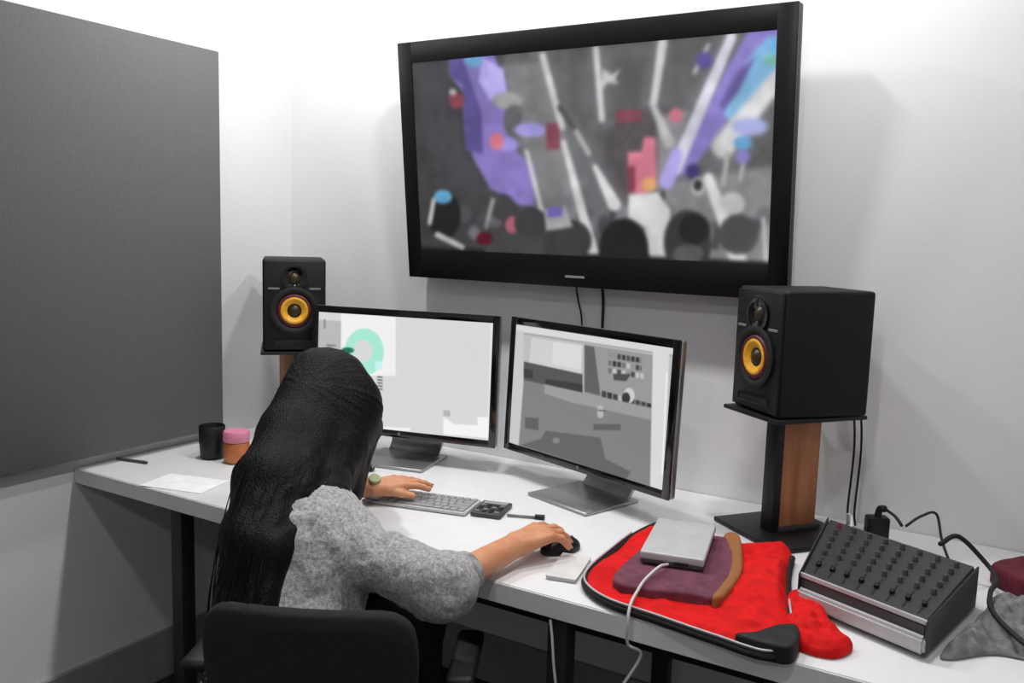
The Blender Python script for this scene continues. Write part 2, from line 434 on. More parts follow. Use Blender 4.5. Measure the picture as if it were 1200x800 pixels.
for p_, q_, w_ in (((392, 146), (525, 668), 70), ((882, 98), (715, 470), 90), ((480, 345), (578, 532), 60), ((704, 112), (680, 268), 55), ((530, 128), (546, 312), 50), ((1002, 205), (860, 380), 120)):
    P.line(p_, q_, w_*0.5, (170, 168, 180), w_, 50, 0.35)
for i in range(34):     # far crowd, out of focus
    hx = 110+i*26; hy = 560+(i*37 % 50)-(i*13 % 24); g = (84, 120, 58, 98, 146)[i % 5]; P.oval((hx, hy), 15+(i*7 % 9), 18+(i*5 % 10), (g, g*0.97, g+4), 10, 0.7)
for x0, y0, x1, y1 in ((330, 620, 310, 520), (560, 640, 575, 545), (840, 640, 850, 560), (690, 600, 705, 500)): P.line((x0, y0), (x1, y1), 20, (60, 58, 62), 12, 8, 0.8)
P.poly([(150, 135), (265, 140), (300, 230), (290, 330), (330, 400), (372, 430), (370, 535), (335, 535), (255, 490), (210, 410), (188, 330), (185, 240), (152, 200)], (140, 124, 196), 8)
P.poly([(150, 138), (182, 145), (232, 290), (236, 400), (190, 390), (186, 220), (152, 200)], (98, 86, 156), 6)
P.poly([(235, 150), (290, 180), (298, 240), (255, 262), (225, 210)], (192, 180, 250), 8)
P.oval((212, 158), 24, 18, (112, 172, 216), 8)
P.oval((360, 338), 42, 18, (176, 166, 240), 8); P.oval((300, 375), 30, 18, (160, 150, 226), 8)
P.oval((300, 262), 38, 22, (168, 168, 168), 8); P.oval((318, 300), 22, 28, (100, 98, 102), 8)
P.poly([(400, 322), (437, 318), (436, 388), (402, 390)], (140, 74, 92), 4)
P.oval((272, 368), 18, 22, (220, 124, 140), 5); P.oval((168, 262), 20, 22, (146, 70, 84), 5); P.oval((158, 240), 10, 9, (190, 190, 190), 4)
P.line((392, 146), (442, 330), 17, (214, 214, 214), 17, 5); P.line((446, 370), (525, 668), 14, (226, 226, 226), 30, 5)
P.line((436, 280), (470, 330), 14, (84, 84, 86)); P.line((480, 345), (512, 400), 14, (190, 190, 190)); P.line((528, 435), (578, 532), 14, (222, 222, 222), 34)
P.line((350, 395), (388, 545), 12, (206, 206, 206), 12); P.line((530, 128), (546, 312), 16, (208, 208, 208), 16)
P.poly([(548, 180), (572, 195), (594, 180), (580, 206), (590, 220), (560, 216), (545, 236)], (200, 200, 200), 5)
P.poly([(930, 75), (1010, 66), (1005, 250), (900, 270), (820, 390), (770, 450), (712, 462), (760, 380), (810, 300), (870, 180)], (150, 136, 214), 8)
P.poly([(948, 124), (1003, 92), (1003, 184), (940, 262), (890, 330), (862, 296), (905, 190)], (144, 202, 244), 8)
P.poly([(905, 180), (945, 150), (900, 240), (860, 290), (850, 270)], (110, 98, 168), 8)
P.oval((985, 158), 18, 14, (136, 208, 186), 5); P.oval((985, 118), 20, 22, (126, 190, 240), 6)
P.line((1002, 205), (860, 380), 44, (224, 224, 226), 60, 14); P.oval((930, 330), 46, 24, (172, 176, 226), 10)
P.oval((912, 372), 24, 18, (108, 168, 214), 6); P.oval((912, 408), 18, 18, (146, 134, 208), 6)
P.line((882, 98), (735, 440), 26, (224, 222, 236), 34, 6); P.line((740, 400), (715, 470), 30, (188, 178, 248), 40, 8)
P.line((822, 118), (786, 190), 10, (198, 198, 200), 10); P.oval((812, 158), 22, 22, (98, 86, 160), 6)
P.line((704, 112), (680, 268), 24, (220, 220, 220), 18, 5); P.line((676, 268), (720, 370), 14, (200, 200, 200), 30, 6)
P.poly([(580, 288), (648, 284), (650, 316), (582, 320)], (136, 72, 88), 5); P.oval((738, 300), 18, 18, (214, 124, 140), 5)
P.poly([(612, 395), (648, 395), (655, 356), (684, 358), (688, 470), (660, 506), (615, 500)], (224, 132, 152), 5)
P.poly([(612, 432), (632, 432), (632, 500), (614, 500)], (146, 66, 82), 5); P.oval((668, 480), 20, 18, (240, 176, 118), 5)
P.poly([(615, 505), (690, 500), (724, 545), (716, 682), (672, 682), (655, 590), (614, 566)], (224, 224, 222), 5)
P.oval((782, 446), 18, 20, (68, 58, 120), 5); P.oval((795, 484), 18, 24, (196, 196, 196), 4); P.oval((795, 482), 11, 15, (50, 50, 52), 4)
P.line((822, 462), (905, 690), 26, (224, 224, 224), 44, 6); P.line((872, 400), (860, 480), 12, (186, 186, 186), 12)
P.oval((885, 530), 32, 30, (206, 206, 206), 6); P.oval((900, 610), 52, 52, (78, 78, 80), 8)
P.line((965, 570), (972, 690), 10, (206, 206, 206), 10); P.line((912, 430), (905, 470), 10, (196, 196, 196), 8)
P.poly([(60, 640), (980, 680), (980, 740), (60, 740)], (30, 30, 31), 8); P.poly([(240, 600), (400, 560), (400, 690), (240, 690)], (70, 70, 72), 14)
P.oval((286, 538), 34, 34, (66, 66, 68), 6); P.line((262, 520), (244, 590), 12, (150, 150, 150), 10); P.oval((312, 584), 18, 22, (182, 100, 118), 5); P.oval((240, 620), 20, 16, (98, 8, 36), 5)
P.oval((136, 560), 42, 62, (30, 30, 31), 6); P.oval((132, 512), 24, 18, (106, 176, 222), 5)
P.line((108, 520), (98, 580), 12, (208, 208, 208), 12); P.line((118, 610), (182, 642), 16, (196, 196, 196), 14)
P.oval((455, 625), 64, 56, (62, 62, 64), 6); P.oval((360, 580), 42, 42, (62, 62, 64), 6)
P.poly([(395, 545), (450, 535), (470, 590), (400, 600)], (178, 178, 180), 4); P.poly([(402, 540), (445, 536), (442, 562), (404, 566)], (120, 108, 190), 4)
P.oval((602, 650), 64, 82, (30, 30, 31), 5); P.oval((768, 630), 62, 84, (58, 58, 60), 6); P.oval((785, 595), 40, 40, (32, 32, 33), 6)
P.oval((770, 660), 40, 24, (90, 90, 92), 6)
P.blur(6, 0.12)
o = P.mesh('screen', TVW-2*il+0.002, TVH-it_-ib+0.002, emis_attr('television_picture', 0.88), t, (0, 0, 0))
o.matrix_local = TR @ Matrix.Translation((0, -0.0015, ib-0.001))

# cables that drop from the television
for k, (pts, lb) in enumerate([([(1.149, -0.035, 1.36), (1.150, -0.008, 1.27), (1.168, -0.008, 1.19), (1.17, -0.008, 1.0), (1.17, -0.008, 0.76)], 'thin black cable hanging below the television, left of two'),
                               ([(1.231, -0.035, 1.36), (1.232, -0.008, 1.27), (1.234, -0.008, 1.18), (1.236, -0.008, 1.0), (1.237, -0.008, 0.76)], 'thicker black cable hanging straight below the television, right of two')]):
    b = B(); atube(b, pts, 0.0025+0.0015*k, 8); tag(bobj('television_cable', b, M['blackr'], smooth=True), lb, 'cable', 'cables below the television')

# --- desktop monitors
MW, MH, MT = 0.61, 0.383, 0.04
def monitor(pos, yaw, label, paint, strength, loc_z):
    t = thing('computer_monitor', label, 'monitor', (pos[0], pos[1], 0.75), yaw, 'desktop monitors')
    T = Matrix.Translation((0, 0, loc_z-0.75)) @ Matrix.Rotation(-MT, 4, 'X')
    b = B(); abox(b, (0, 0.014, MH/2), (MW, 0.022, MH), T, bev=0.006, seg=3); abox(b, (0, 0.030, MH/2), (MW*0.6, 0.018, MH*0.55), T, bev=0.008); bobj('back_shell', b, M['silver'], t, autos=40)
    b = B(); i = 0.021
    for s in (-1, 1): abox(b, (s*(MW-i)/2, 0, MH/2), (i, 0.007, MH), T, bev=0.0015)
    abox(b, (0, 0, MH-i/2), (MW-2*i+0.002, 0.0069, i), T, bev=0.0015); abox(b, (0, 0, i/2), (MW-2*i+0.002, 0.0069, i), T, bev=0.0015)
    bobj('bezel', b, M['blackg'], t, autos=40)
    b = B(); abox(b, (0, -0.0045, 0.011), (0.008, 0.002, 0.008), T, bev=0.0005); bobj('logo', b, M['knob'], t)
    paint.blur(1)
    o = paint.mesh('screen', MW-2*i+0.001, MH-2*i+0.001, emis_attr('monitor_picture', strength), t, (0, 0, 0)); o.matrix_local = T @ Matrix.Translation((0, -0.001, i-0.0005))
    b = B(); pts = [(0, 0.05, 0.28), (0, 0.10, 0.16), (0, 0.125, 0.05), (0, 0.10, 0.006)]
    cs = catmull(pts, 6); tb = bmesh.new(); prev = None
    for j, p in enumerate(cs):
        ring = [tb.verts.new((sx*0.085, p.y+dy, p.z)) for sx, dy in ((-1, 0), (1, 0), (1, 0.012), (-1, 0.012))]
        if prev: [tb.faces.new((prev[q], prev[(q+1) % 4], ring[(q+1) % 4], ring[q])) for q in range(4)]
        else: tb.faces.new(ring[::-1])
        prev = ring
    tb.faces.new(prev); bmesh.ops.recalc_face_normals(tb, faces=tb.faces[:]); merge(b, tb); bobj('stand_neck', b, M['silver'], t, autos=50)
    b = B(); abox(b, (0, 0.02, 0.005), (0.22, 0.20, 0.008), bev=0.003); bobj('stand_foot', b, M['silver'], t, autos=50)
    return t

P = Paint(300, 190, [(55, 102), (874, 156), (852, 702), (43, 614)]); P.c[:] = (226, 226, 226)
P.poly([(160, 100), (416, 130), (416, 400), (150, 400)], (252, 252, 252), 3)
P.poly([(50, 140), (160, 146), (158, 290), (50, 290)], (194, 194, 196), 3); P.line((82, 140), (82, 178), 8, (140, 140, 140)); P.line((95, 258), (130, 260), 10, (140, 140, 142))
P.oval((268, 290), 92, 110, (176, 244, 222), 5); P.oval((262, 285), 44, 52, (226, 228, 227), 5); P.oval((190, 282), 30, 14, (30, 120, 90), 6); P.oval((335, 352), 18, 22, (206, 255, 255), 5)
P.line((250, 400), (250, 590), 3, (205, 205, 205))
for i in range(5): P.line((332, 405+i*14), (352, 407+i*14), 6, (90, 90, 90))
P.poly([(640, 590), (690, 625), (800, 630), (800, 592), (850, 592), (850, 690), (640, 672)], (255, 255, 255), 3); P.poly([(640, 560), (672, 562), (672, 590), (640, 588)], (190, 190, 190), 3)
P.line((400, 112), (870, 150), 8, (255, 255, 255)); P.line((50, 625), (480, 650), 12, (255, 255, 255)); P.line((866, 150), (850, 690), 5, (250, 250, 250))
monitor((0.694, -0.25), 0.217, 'black-framed monitor with a white page and mint circle, behind the person', P, 0.95, 0.827)

P = Paint(340, 214, [(50, 67), (667, 162), (623, 712), (23, 525)]); P.c[:] = (198, 198, 199)
P.poly([(50, 70), (670, 160), (668, 190), (50, 95)], (226, 226, 226), 3); P.line((60, 100), (660, 190), 5, (160, 160, 160))
P.poly([(50, 90), (80, 95), (70, 540), (20, 520)], (210, 210, 210), 4)
P.poly([(110, 120), (310, 150), (305, 262), (100, 222)], (216, 216, 216), 3); P.poly([(195, 135), (305, 152), (302, 245), (190, 222)], (228, 228, 228), 3)
P.poly([(80, 212), (310, 262), (310, 336), (80, 285)], (88, 88, 90), 4); P.poly([(80, 240), (115, 246), (115, 280), (80, 272)], (62, 62, 64), 4); P.poly([(165, 280), (310, 300), (310, 332), (165, 300)], (62, 62, 64), 4)
P.poly([(315, 145), (595, 190), (580, 396), (315, 340)], (158, 158, 160), 4); P.poly([(318, 150), (355, 156), (380, 345), (318, 330)], (100, 100, 102), 4)
rnd = random.Random(5)
for i in range(8):
    for j in range(3):
        x = 410+i*18; y = 178+j*30+i*3; g = rnd.choice((60, 80, 120, 200, 150)); P.poly([(x, y), (x+14, y+2), (x+14, y+22), (x, y+20)], (g, g, g+2), 3)
for i in range(9):
    x = 385+i*22; y = 326+i*6; g = rnd.choice((50, 70, 90, 60, 190)); P.poly([(x, y), (x+18, y+3), (x+18, y+28), (x, y+24)], (g, g, g), 3)
P.oval((492, 345), 22, 30, (214, 214, 214), 4); P.oval((480, 355), 16, 22, (56, 56, 58), 4); P.poly([(430, 260), (500, 262), (480, 290), (432, 285)], (80, 80, 82), 4)
P.poly([(80, 285), (580, 392), (575, 700), (60, 545)], (134, 134, 136), 4); P.poly([(160, 300), (580, 395), (578, 440), (270, 372), (160, 335)], (162, 162, 164), 4)
P.poly([(85, 428), (138, 432), (138, 480), (85, 470)], (98, 98, 100), 4); P.poly([(165, 480), (380, 508), (400, 590), (500, 640), (480, 670), (70, 535), (150, 510)], (102, 102, 104), 4); P.oval((207, 518), 14, 12, (136, 136, 138), 4)
P.poly([(352, 455), (460, 455), (460, 480), (352, 478)], (100, 100, 102), 3); P.line((380, 395), (380, 420), 24, (190, 190, 190)); P.line((372, 402), (400, 404), 4, (70, 70, 70))
P.poly([(585, 170), (650, 180), (625, 712), (575, 696)], (226, 226, 226), 4); P.line((640, 260), (622, 650), 6, (252, 252, 252)); P.poly([(540, 200), (575, 205), (575, 260), (540, 255)], (160, 160, 162), 3)
monitor((1.301, -0.264), -0.327, 'black-framed monitor showing a grey video editing timeline, right of the other', P, 0.95, 0.828)

# ------------------------------------------------------------------ speakers and stands
def speaker(pos, yaw, label):
    t = thing('studio_speaker', label, 'speaker', pos, yaw, 'black studio speakers with yellow cones')
    W_, D_, H_ = 0.191, 0.236, 0.287
    b = B(); abox(b, (0, 0, H_/2), (W_, D_, H_), bev=0.008, seg=3); bobj('cabinet', b, M['blackv'], t, autos=35)
    y0 = -D_/2; FR = lambda x, z, d=0: Matrix.Translation((x, y0-d, z)) @ Matrix.Rotation(R(90), 4, 'X')
    b = B(); abox(b, (0, y0-0.003, H_*0.5), (W_-0.012, 0.008, H_-0.012), bev=0.003); bobj('baffle', b, M['blackp'], t, autos=40)
    wz = 0.128
    b = B(); alathe(b, [(0.070, 0.004), (0.073, 0.012), (0.066, 0.015), (0.054, 0.011), (0.050, 0.004)], 48, FR(0, wz, 0.002)); bobj('woofer_surround', b, M['blackr'], t, autos=60)
    b = B(); alathe(b, [(0.041, 0.0105), (0.049, 0.0125), (0.052, 0.0065)], 48, FR(0, wz, 0.003)); bobj('woofer_ring', b, M['ring'], t, smooth=True)
    b = B(); alathe(b, [(0.0425, 0.011), (0.039, 0.0145), (0.033, 0.012), (0.017, 0.002)], 48, FR(0, wz, 0.002)); c_ = bobj('woofer_cone', b, M['yellow'], t, smooth=True)
    b = B(); alathe(b, [(0.0185, 0.003), (0.014, 0.008), (0.007, 0.011), (0, 0.012)], 32, FR(0, wz, 0.003)); bobj('dust_cap', b, M['domec'], c_, smooth=True)
    b = B(); alathe(b, [(0.040, 0.004), (0.042, 0.009), (0.034, 0.010), (0.018, 0.004), (0.018, 0.003)], 40, FR(0, 0.228, 0.003)); tw = bobj('tweeter_waveguide', b, M['blackg'], t, autos=60)
    b = B(); alathe(b, [(0.016, 0.004), (0.012, 0.009), (0, 0.012)], 28, FR(0, 0.228, 0.003)); bobj('tweeter_dome', b, M['domec'], tw, smooth=True)
    for s in (-1, 1):
        b = B(); abox(b, (s*0.062, y0-0.0085, 0.196), (0.034, 0.003, 0.006), bev=0.001); bobj('trim_mark', b, M['knob'], t)
    b = B(); abox(b, (0, y0-0.0075, 0.03), (0.12, 0.002, 0.018), bev=0.004); bobj('bass_port', b, M['blackr'], t)
    return t

def stand(pos, yaw, h, label, turn=0.0):
    t = thing('speaker_stand', label, 'speaker stand', pos, yaw, 'desktop speaker stands')
    b = B(); abox(b, (0, 0, 0.006), (0.25, 0.24, 0.012), bev=0.003); bobj('base_plate', b, M['steel'], t, autos=40)
    b = B(); abox(b, (0, 0, h-0.005), (0.205, 0.255, 0.010), bev=0.003); bobj('top_plate', b, M['steel'], t, autos=40)
    Tm = Matrix.Rotation(turn, 4, 'Z')
    b = B(); abox(b, (0, -0.048, h/2), (0.042, 0.022, h-0.02), Tm, bev=0.002); bobj('post', b, M['steel'], t, autos=40)
    b = B(); abox(b, (0, 0.018, h/2-0.004), (0.034, 0.108, h-0.036), Tm, bev=0.003); bobj('wooden_panel', b, M['wood'], t, autos=40)
    for bz_ in (h-0.016, 0.017):
        b = B(); abox(b, (0, 0.02, bz_), (0.05, 0.12, 0.012), Tm, bev=0.002); bobj('bracket', b, M['darkg'], t, autos=40)
    return t
SH = 0.302
stand((1.825, -0.19, 0.75), -0.66, SH, 'black speaker stand with oak panel, between right monitor and mixer')
speaker((1.835, -0.19, 0.75+SH+0.001), -0.72, 'black speaker seen from the side, on the stand near the mixer')
stand((0.235, -0.225, 0.75), 0.80, SH+0.006, 'speaker stand mostly hidden behind the long black hair', turn=0.45)
speaker((0.235, -0.225, 0.75+SH+0.007), 0.80, 'black speaker facing the camera, left of the monitors')
for dx, lb in ((0, 'black cable hanging from the right speaker, left of a close pair'), (0.016, 'black cable hanging from the right speaker, right of a close pair')):
    b = B(); atube(b, [(1.91+dx, -0.072, 1.09), (1.935+dx, -0.06, 1.05), (1.945+dx, -0.055, 0.95), (1.942+dx, -0.06, 0.80), (1.945+dx, -0.05, 0.756)], 0.0028, 8)
    tag(bobj('speaker_cable', b, M['blackr'], smooth=True), lb, 'cable', 'cables of the right speaker')

# ------------------------------------------------------------------ audio mixer
DZ = 0.7505
t = thing('audio_mixer', 'dark grey mixing console with silver front edge, beside the red sleeve', 'mixer', (2.08, -0.5, DZ))
TQ = [(1.952, -0.615), (2.182, -0.712), (2.242, -0.425), (1.940, -0.290)]
def mx(u, v, z):
    a, b_, c_, d = [Vector((*q, 0)) for q in TQ]; p = (a*(1-u)+b_*u)*(1-v)+(d*(1-u)+c_*u)*v
    return Vector((p.x-2.08, p.y+0.5, z))
def slab(bm, u0, u1, v0, v1, z0a, z1a, z0b=None, z1b=None, bev=0.0):
    z0b = z0a if z0b is None else z0b; z1b = z1a if z1b is None else z1b
    tb = bmesh.new()
    vs_ = [tb.verts.new(mx(u, v, z)) for u, v, z in ((u0, v0, z0a), (u1, v0, z0a), (u1, v1, z0b), (u0, v1, z0b), (u0, v0, z1a), (u1, v0, z1a), (u1, v1, z1b), (u0, v1, z1b))]
    for q in ((3, 2, 1, 0), (4, 5, 6, 7), (0, 1, 5, 4), (1, 2, 6, 5), (2, 3, 7, 6), (3, 0, 4, 7)): tb.faces.new([vs_[i] for i in q])
    if bev: bmesh.ops.bevel(tb, geom=tb.edges[:], offset=bev, segments=2, affect='EDGES')
    merge(bm, tb)
b = B(); slab(b, 0.0, 1.0, 0.02, 1, 0.008, 0.060, 0.008, 0.082, 0.004); bobj('chassis', b, M['darkg'], t, autos=40)
b = B(); slab(b, 0.015, 0.985, 0.05, 0.98, 0.058, 0.0635, 0.078, 0.0855, 0.001); bobj('control_panel', b, M['mixtop'], t, autos=40)
b = B(); slab(b, -0.01, 1.01, -0.035, 0.03, 0.010, 0.040, 0.010, 0.040, 0.005); bobj('front_trim', b, M['silverp'], t, autos=40)
b = B(); slab(b, 0.0, 1.0, 0.018, 0.036, 0.058, 0.0665, 0.059, 0.067, 0.001); bobj('edge_highlight', b, M['silverp'], t)  # pale strip paints in the highlight along the top front edge
for u_ in (-0.012, 1.0):
    b = B(); slab(b, u_, u_+0.012, -0.01, 1.0, 0.004, 0.068, 0.004, 0.088, 0.002); bobj('side_cheek', b, M['darkg'], t, autos=40)
def topz(v): return 0.0635+(v-0.05)/0.93*0.022
for i in range(8):
    for j in range(5):
        u = 0.10+i*0.115; v = 0.40+j*0.12; p = mx(u, v, topz(v))
        b = B(); alathe(b, [(0.0055, 0), (0.0048, 0.009), (0.004, 0.011), (0, 0.011)], 14, Matrix.Translation(p)); bobj('knob', b, M['knobr'] if (i == 0 and j == 4) else M['darkg'], t, autos=50)
for i in range(8):
    u = 0.10+i*0.115; p = mx(u, 0.22, topz(0.22))
    b = B(); abox(b, p+Vector((0, 0, 0.004)), (0.009, 0.016, 0.008), bev=0.002); f_ = bobj('fader', b, M['blackp'], t, autos=50)
    b = B(); slab(b, u-0.006, u+0.006, 0.10, 0.34, topz(0.10)+0.0003, topz(0.10)+0.0008, topz(0.34)+0.0003, topz(0.34)+0.0008); bobj('fader_slot', b, M['blackr'], t)

# plugs, adapter and cables behind the mixer
t = thing('power_adapter', 'black plug adapter standing behind the mixer with cable leaving it', 'adapter', (2.022, -0.145, DZ))
b = B(); abox(b, (0, 0, 0.034), (0.05, 0.036, 0.066), Matrix.Rotation(0.5, 4, 'Z'), bev=0.006); bobj('body', b, M['blackp'], t, autos=40)
b = B(); atube(b, [(0, 0, 0.066), (0.004, -0.002, 0.085), (0.016, -0.012, 0.09)], 0.008, 10); bobj('strain_relief', b, M['blackr'], t, smooth=True)
def cable(name, pts, r, m, label, group=None, cat='cable'):
    b = B(); atube(b, pts, r, 8, 10); return tag(bobj(name, b, M[m], smooth=True), label, cat, group)
cable('power_cable', [(2.038, -0.157, 0.8405), (2.06, -0.19, 0.840), (2.075, -0.25, 0.85), (2.09, -0.30, 0.852)], 0.0035, 'blackr', 'black cable looping from the adapter onto the mixer')
cable('audio_cable', [(2.10, -0.31, 0.856), (2.12, -0.22, 0.857), (2.145, -0.16, 0.85), (2.165, -0.20, 0.80), (2.20, -0.27, 0.756), (2.22, -0.30, 0.7545)], 0.003, 'blackr', 'black cable arching up from the back of the mixer')
cable('signal_cable', [(2.17, -0.36, 0.846), (2.20, -0.30, 0.85), (2.255, -0.29, 0.80), (2.275, -0.33, 0.785), (2.268, -0.42, 0.788), (2.275, -0.52, 0.790), (2.32, -0.60, 0.780), (2.40, -0.66, 0.758)], 0.005, 'blackr', 'thick black cable curling along the right side of the mixer')
cable('audio_plug_lead', [(1.935, -0.08, 0.7545), (1.95, -0.12, 0.77), (1.962, -0.17, 0.80), (1.97, -0.235, 0.835), (1.985, -0.28, 0.845), (1.995, -0.33, 0.838)], 0.003, 'cablew', 'short white lead plugged in behind the mixer')

# grey cloth bag and dark red cloth at the right edge
def sheet_field(outline, h, th, rnd_=0.004):
    O = np.array(outline, float)
    def f(lo, hi, vox):
        n = np.ceil((hi-lo)/vox).astype(int)+1; ax = [lo[i]+vox*np.arange(n[i]) for i in range(3)]
        X, Y = np.meshgrid(ax[0], ax[1], indexing='ij'); ins = np.zeros(X.shape, bool); dm = np.full(X.shape, 1e9)
        for i in range(len(O)):
            x1, y1 = O[i]; x2, y2 = O[(i+1) % len(O)]
            cnd = ((y1 > Y) != (y2 > Y)); xi = (x2-x1)*(Y-y1)/((y2-y1) if y2 != y1 else 1e-9)+x1; ins ^= cnd & (X < xi)
            L = (x2-x1)**2+(y2-y1)**2+1e-12; tt = np.clip(((X-x1)*(x2-x1)+(Y-y1)*(y2-y1))/L, 0, 1)
            dm = np.minimum(dm, np.hypot(X-x1-tt*(x2-x1), Y-y1-tt*(y2-y1)))
        d2 = np.where(ins, -dm, dm)
        H, T = h(X, Y, -d2), th(X, Y, -d2)
        dz = np.abs(ax[2][None, None, :]-H[:, :, None])-T[:, :, None]
        return np.maximum(dz, d2[:, :, None]+rnd_*np.clip(dz/rnd_+1, 0, 1)**2).astype(np.float32)
    return f
def n2(X, Y, s, o=0.0):
    P_ = np.stack([X.ravel(), Y.ravel(), np.full(X.size, o)], 1); return vnoise(P_, s).reshape(X.shape)
def smooth_outline(pts, n=6):
    P_ = [Vector((p[0], p[1], 0)) for p in pts]; m = len(P_); out = []
    for i in range(m):
        a, b_, c_, d = P_[(i-1) % m], P_[i], P_[(i+1) % m], P_[(i+2) % m]
        for k in range(n):
            tt = k/n; q = 0.5*((2*b_)+(c_-a)*tt+(2*a-5*b_+4*c_-d)*tt*tt+(3*b_-a-3*c_+d)*tt**3); out.append((q.x, q.y))
    return out

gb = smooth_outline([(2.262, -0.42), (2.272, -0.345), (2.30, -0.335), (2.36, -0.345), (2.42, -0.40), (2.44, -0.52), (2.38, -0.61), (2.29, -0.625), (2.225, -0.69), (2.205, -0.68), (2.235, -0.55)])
def heap(name, outline, m, base, amp, s, off, vox=0.003, parent=None, org=(0, 0, 0), zb=DZ, edge=0.03, dirv=(1.0, 0.6), extra=None):
    O = np.array(outline)
    def top(X, Y, d):
        c_, s_ = dirv
        tp = base+amp*(0.5+0.5*n2(c_*X+s_*Y, (c_*Y-s_*X)*0.45, s, off))*np.clip(d/edge, 0, 1)**0.6+amp*0.25*n2(X, Y, s*2.7, off+3)*np.clip(d/edge, 0, 1)
        if extra is not None: tp = tp+extra(X, Y)*np.clip(d/edge, 0, 1)**0.5
        return np.maximum(tp, 0.003)
    lo = (O[:, 0].min()-0.02, O[:, 1].min()-0.02, zb-0.012); hi = (O[:, 0].max()+0.02, O[:, 1].max()+0.02, zb+base+amp*1.5+0.1)
    return sdf_obj(name, [], vox, m, parent, org, bounds=(lo, hi), field=sheet_field(outline, lambda X, Y, d: zb+top(X, Y, d)/2, lambda X, Y, d: top(X, Y, d)/2))
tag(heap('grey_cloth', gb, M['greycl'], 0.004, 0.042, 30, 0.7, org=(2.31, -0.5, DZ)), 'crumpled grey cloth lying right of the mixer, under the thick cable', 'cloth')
rb_ = smooth_outline([(2.262, -0.245), (2.32, -0.18), (2.44, -0.19), (2.45, -0.30), (2.36, -0.325), (2.30, -0.30)])
tag(heap('red_pouch', rb_, M['darkred'], 0.035, 0.03, 14, 2.1, org=(2.36, -0.25, DZ), edge=0.02), 'dark red cloth pouch on the desk at the right edge of the photo', 'pouch')
t = thing('storage_box', 'dark grey box behind the dark red pouch at the right edge', 'box', (2.42, -0.09, DZ))
b = B(); abox(b, (0, 0, 0.028), (0.16, 0.12, 0.056), bev=0.005); bobj('box_body', b, M['darkg'], t, autos=40)
b = B(); abox(b, (0, 0, 0.0615), (0.164, 0.124, 0.012), bev=0.003); bobj('lid', b, M['blackp'], t, autos=40)

# ------------------------------------------------------------------ red sleeve with the silver drive
co = smooth_outline([(1.562, -0.345), (1.545, -0.456), (1.548, -0.60), (1.556, -0.715), (1.582, -0.785), (1.65, -0.832), (1.752, -0.848), (1.87, -0.866), (1.962, -0.872), (1.985, -0.80),
    (1.945, -0.66), (1.905, -0.50), (1.872, -0.34), (1.80, -0.355), (1.735, -0.385), (1.70, -0.52), (1.64, -0.52), (1.615, -0.44), (1.592, -0.355)], 8)
SO = (1.75, -0.62, DZ)
t = thing('laptop_sleeve', 'bright red fabric laptop sleeve with black piping, spread open at the desk edge', 'laptop sleeve', SO)
def bulge(X, Y): return 0.022*np.exp(-(((X-1.895)/0.05)**2+((Y+0.62)/0.16)**2))+0.012*np.exp(-(((X-1.60)/0.04)**2+((Y+0.66)/0.12)**2))
heap('sleeve_body', co, M['red'], 0.009, 0.020, 19, 5.2, 0.0026, t, SO, dirv=(0.8, -0.6), extra=bulge, edge=0.02)
b = B(); pp = [(x-SO[0], y-SO[1], 0.010) for x, y in co[8*0:8*12]]
atube(b, [(x, y, z) for x, y, z in pp[::3]], 0.0075, 10, 4); bobj('piping', b, M['blackr'], t, smooth=True)
b = B(); atube(b, [(x*1.006, y*1.01, 0.0215) for x, y, z in pp[9:84:3]], 0.0022, 8, 4); bobj('zip', b, M['silverp'], t, smooth=True)
lp = smooth_outline([(1.93, -0.60), (1.985, -0.60), (2.035, -0.70), (2.075, -0.745), (2.055, -0.80), (2.00, -0.805), (1.965, -0.76)])
heap('red_flap', lp, M['red'], 0.012, 0.032, 24, 8.8, 0.0026, t, SO, edge=0.015)
cf = smooth_outline([(1.905, -0.868), (1.99, -0.868), (2.00, -0.82), (1.985, -0.775), (1.955, -0.79), (1.93, -0.84)])
heap('black_corner', cf, M['blackr'], 0.034, 0.006, 20, 1.8, 0.0026, t, SO, edge=0.012)
mv = smooth_outline([(1.615, -0.50), (1.64, -0.44), (1.76, -0.40), (1.80, -0.50), (1.832, -0.62), (1.825, -0.735), (1.78, -0.745), (1.70, -0.775), (1.63, -0.765), (1.612, -0.62)])
heap('mauve_lining', mv, M['mauve'], 0.0315, 0.003, 18, 4.1, 0.0026, t, SO, edge=0.012)
tr = smooth_outline([(1.735, -0.39), (1.765, -0.375), (1.81, -0.50), (1.835, -0.60), (1.84, -0.72), (1.822, -0.74), (1.815, -0.62), (1.785, -0.50)])
heap('tan_trim', tr, M['tan'], 0.035, 0.004, 18, 3.1, 0.0026, t, SO, edge=0.008)

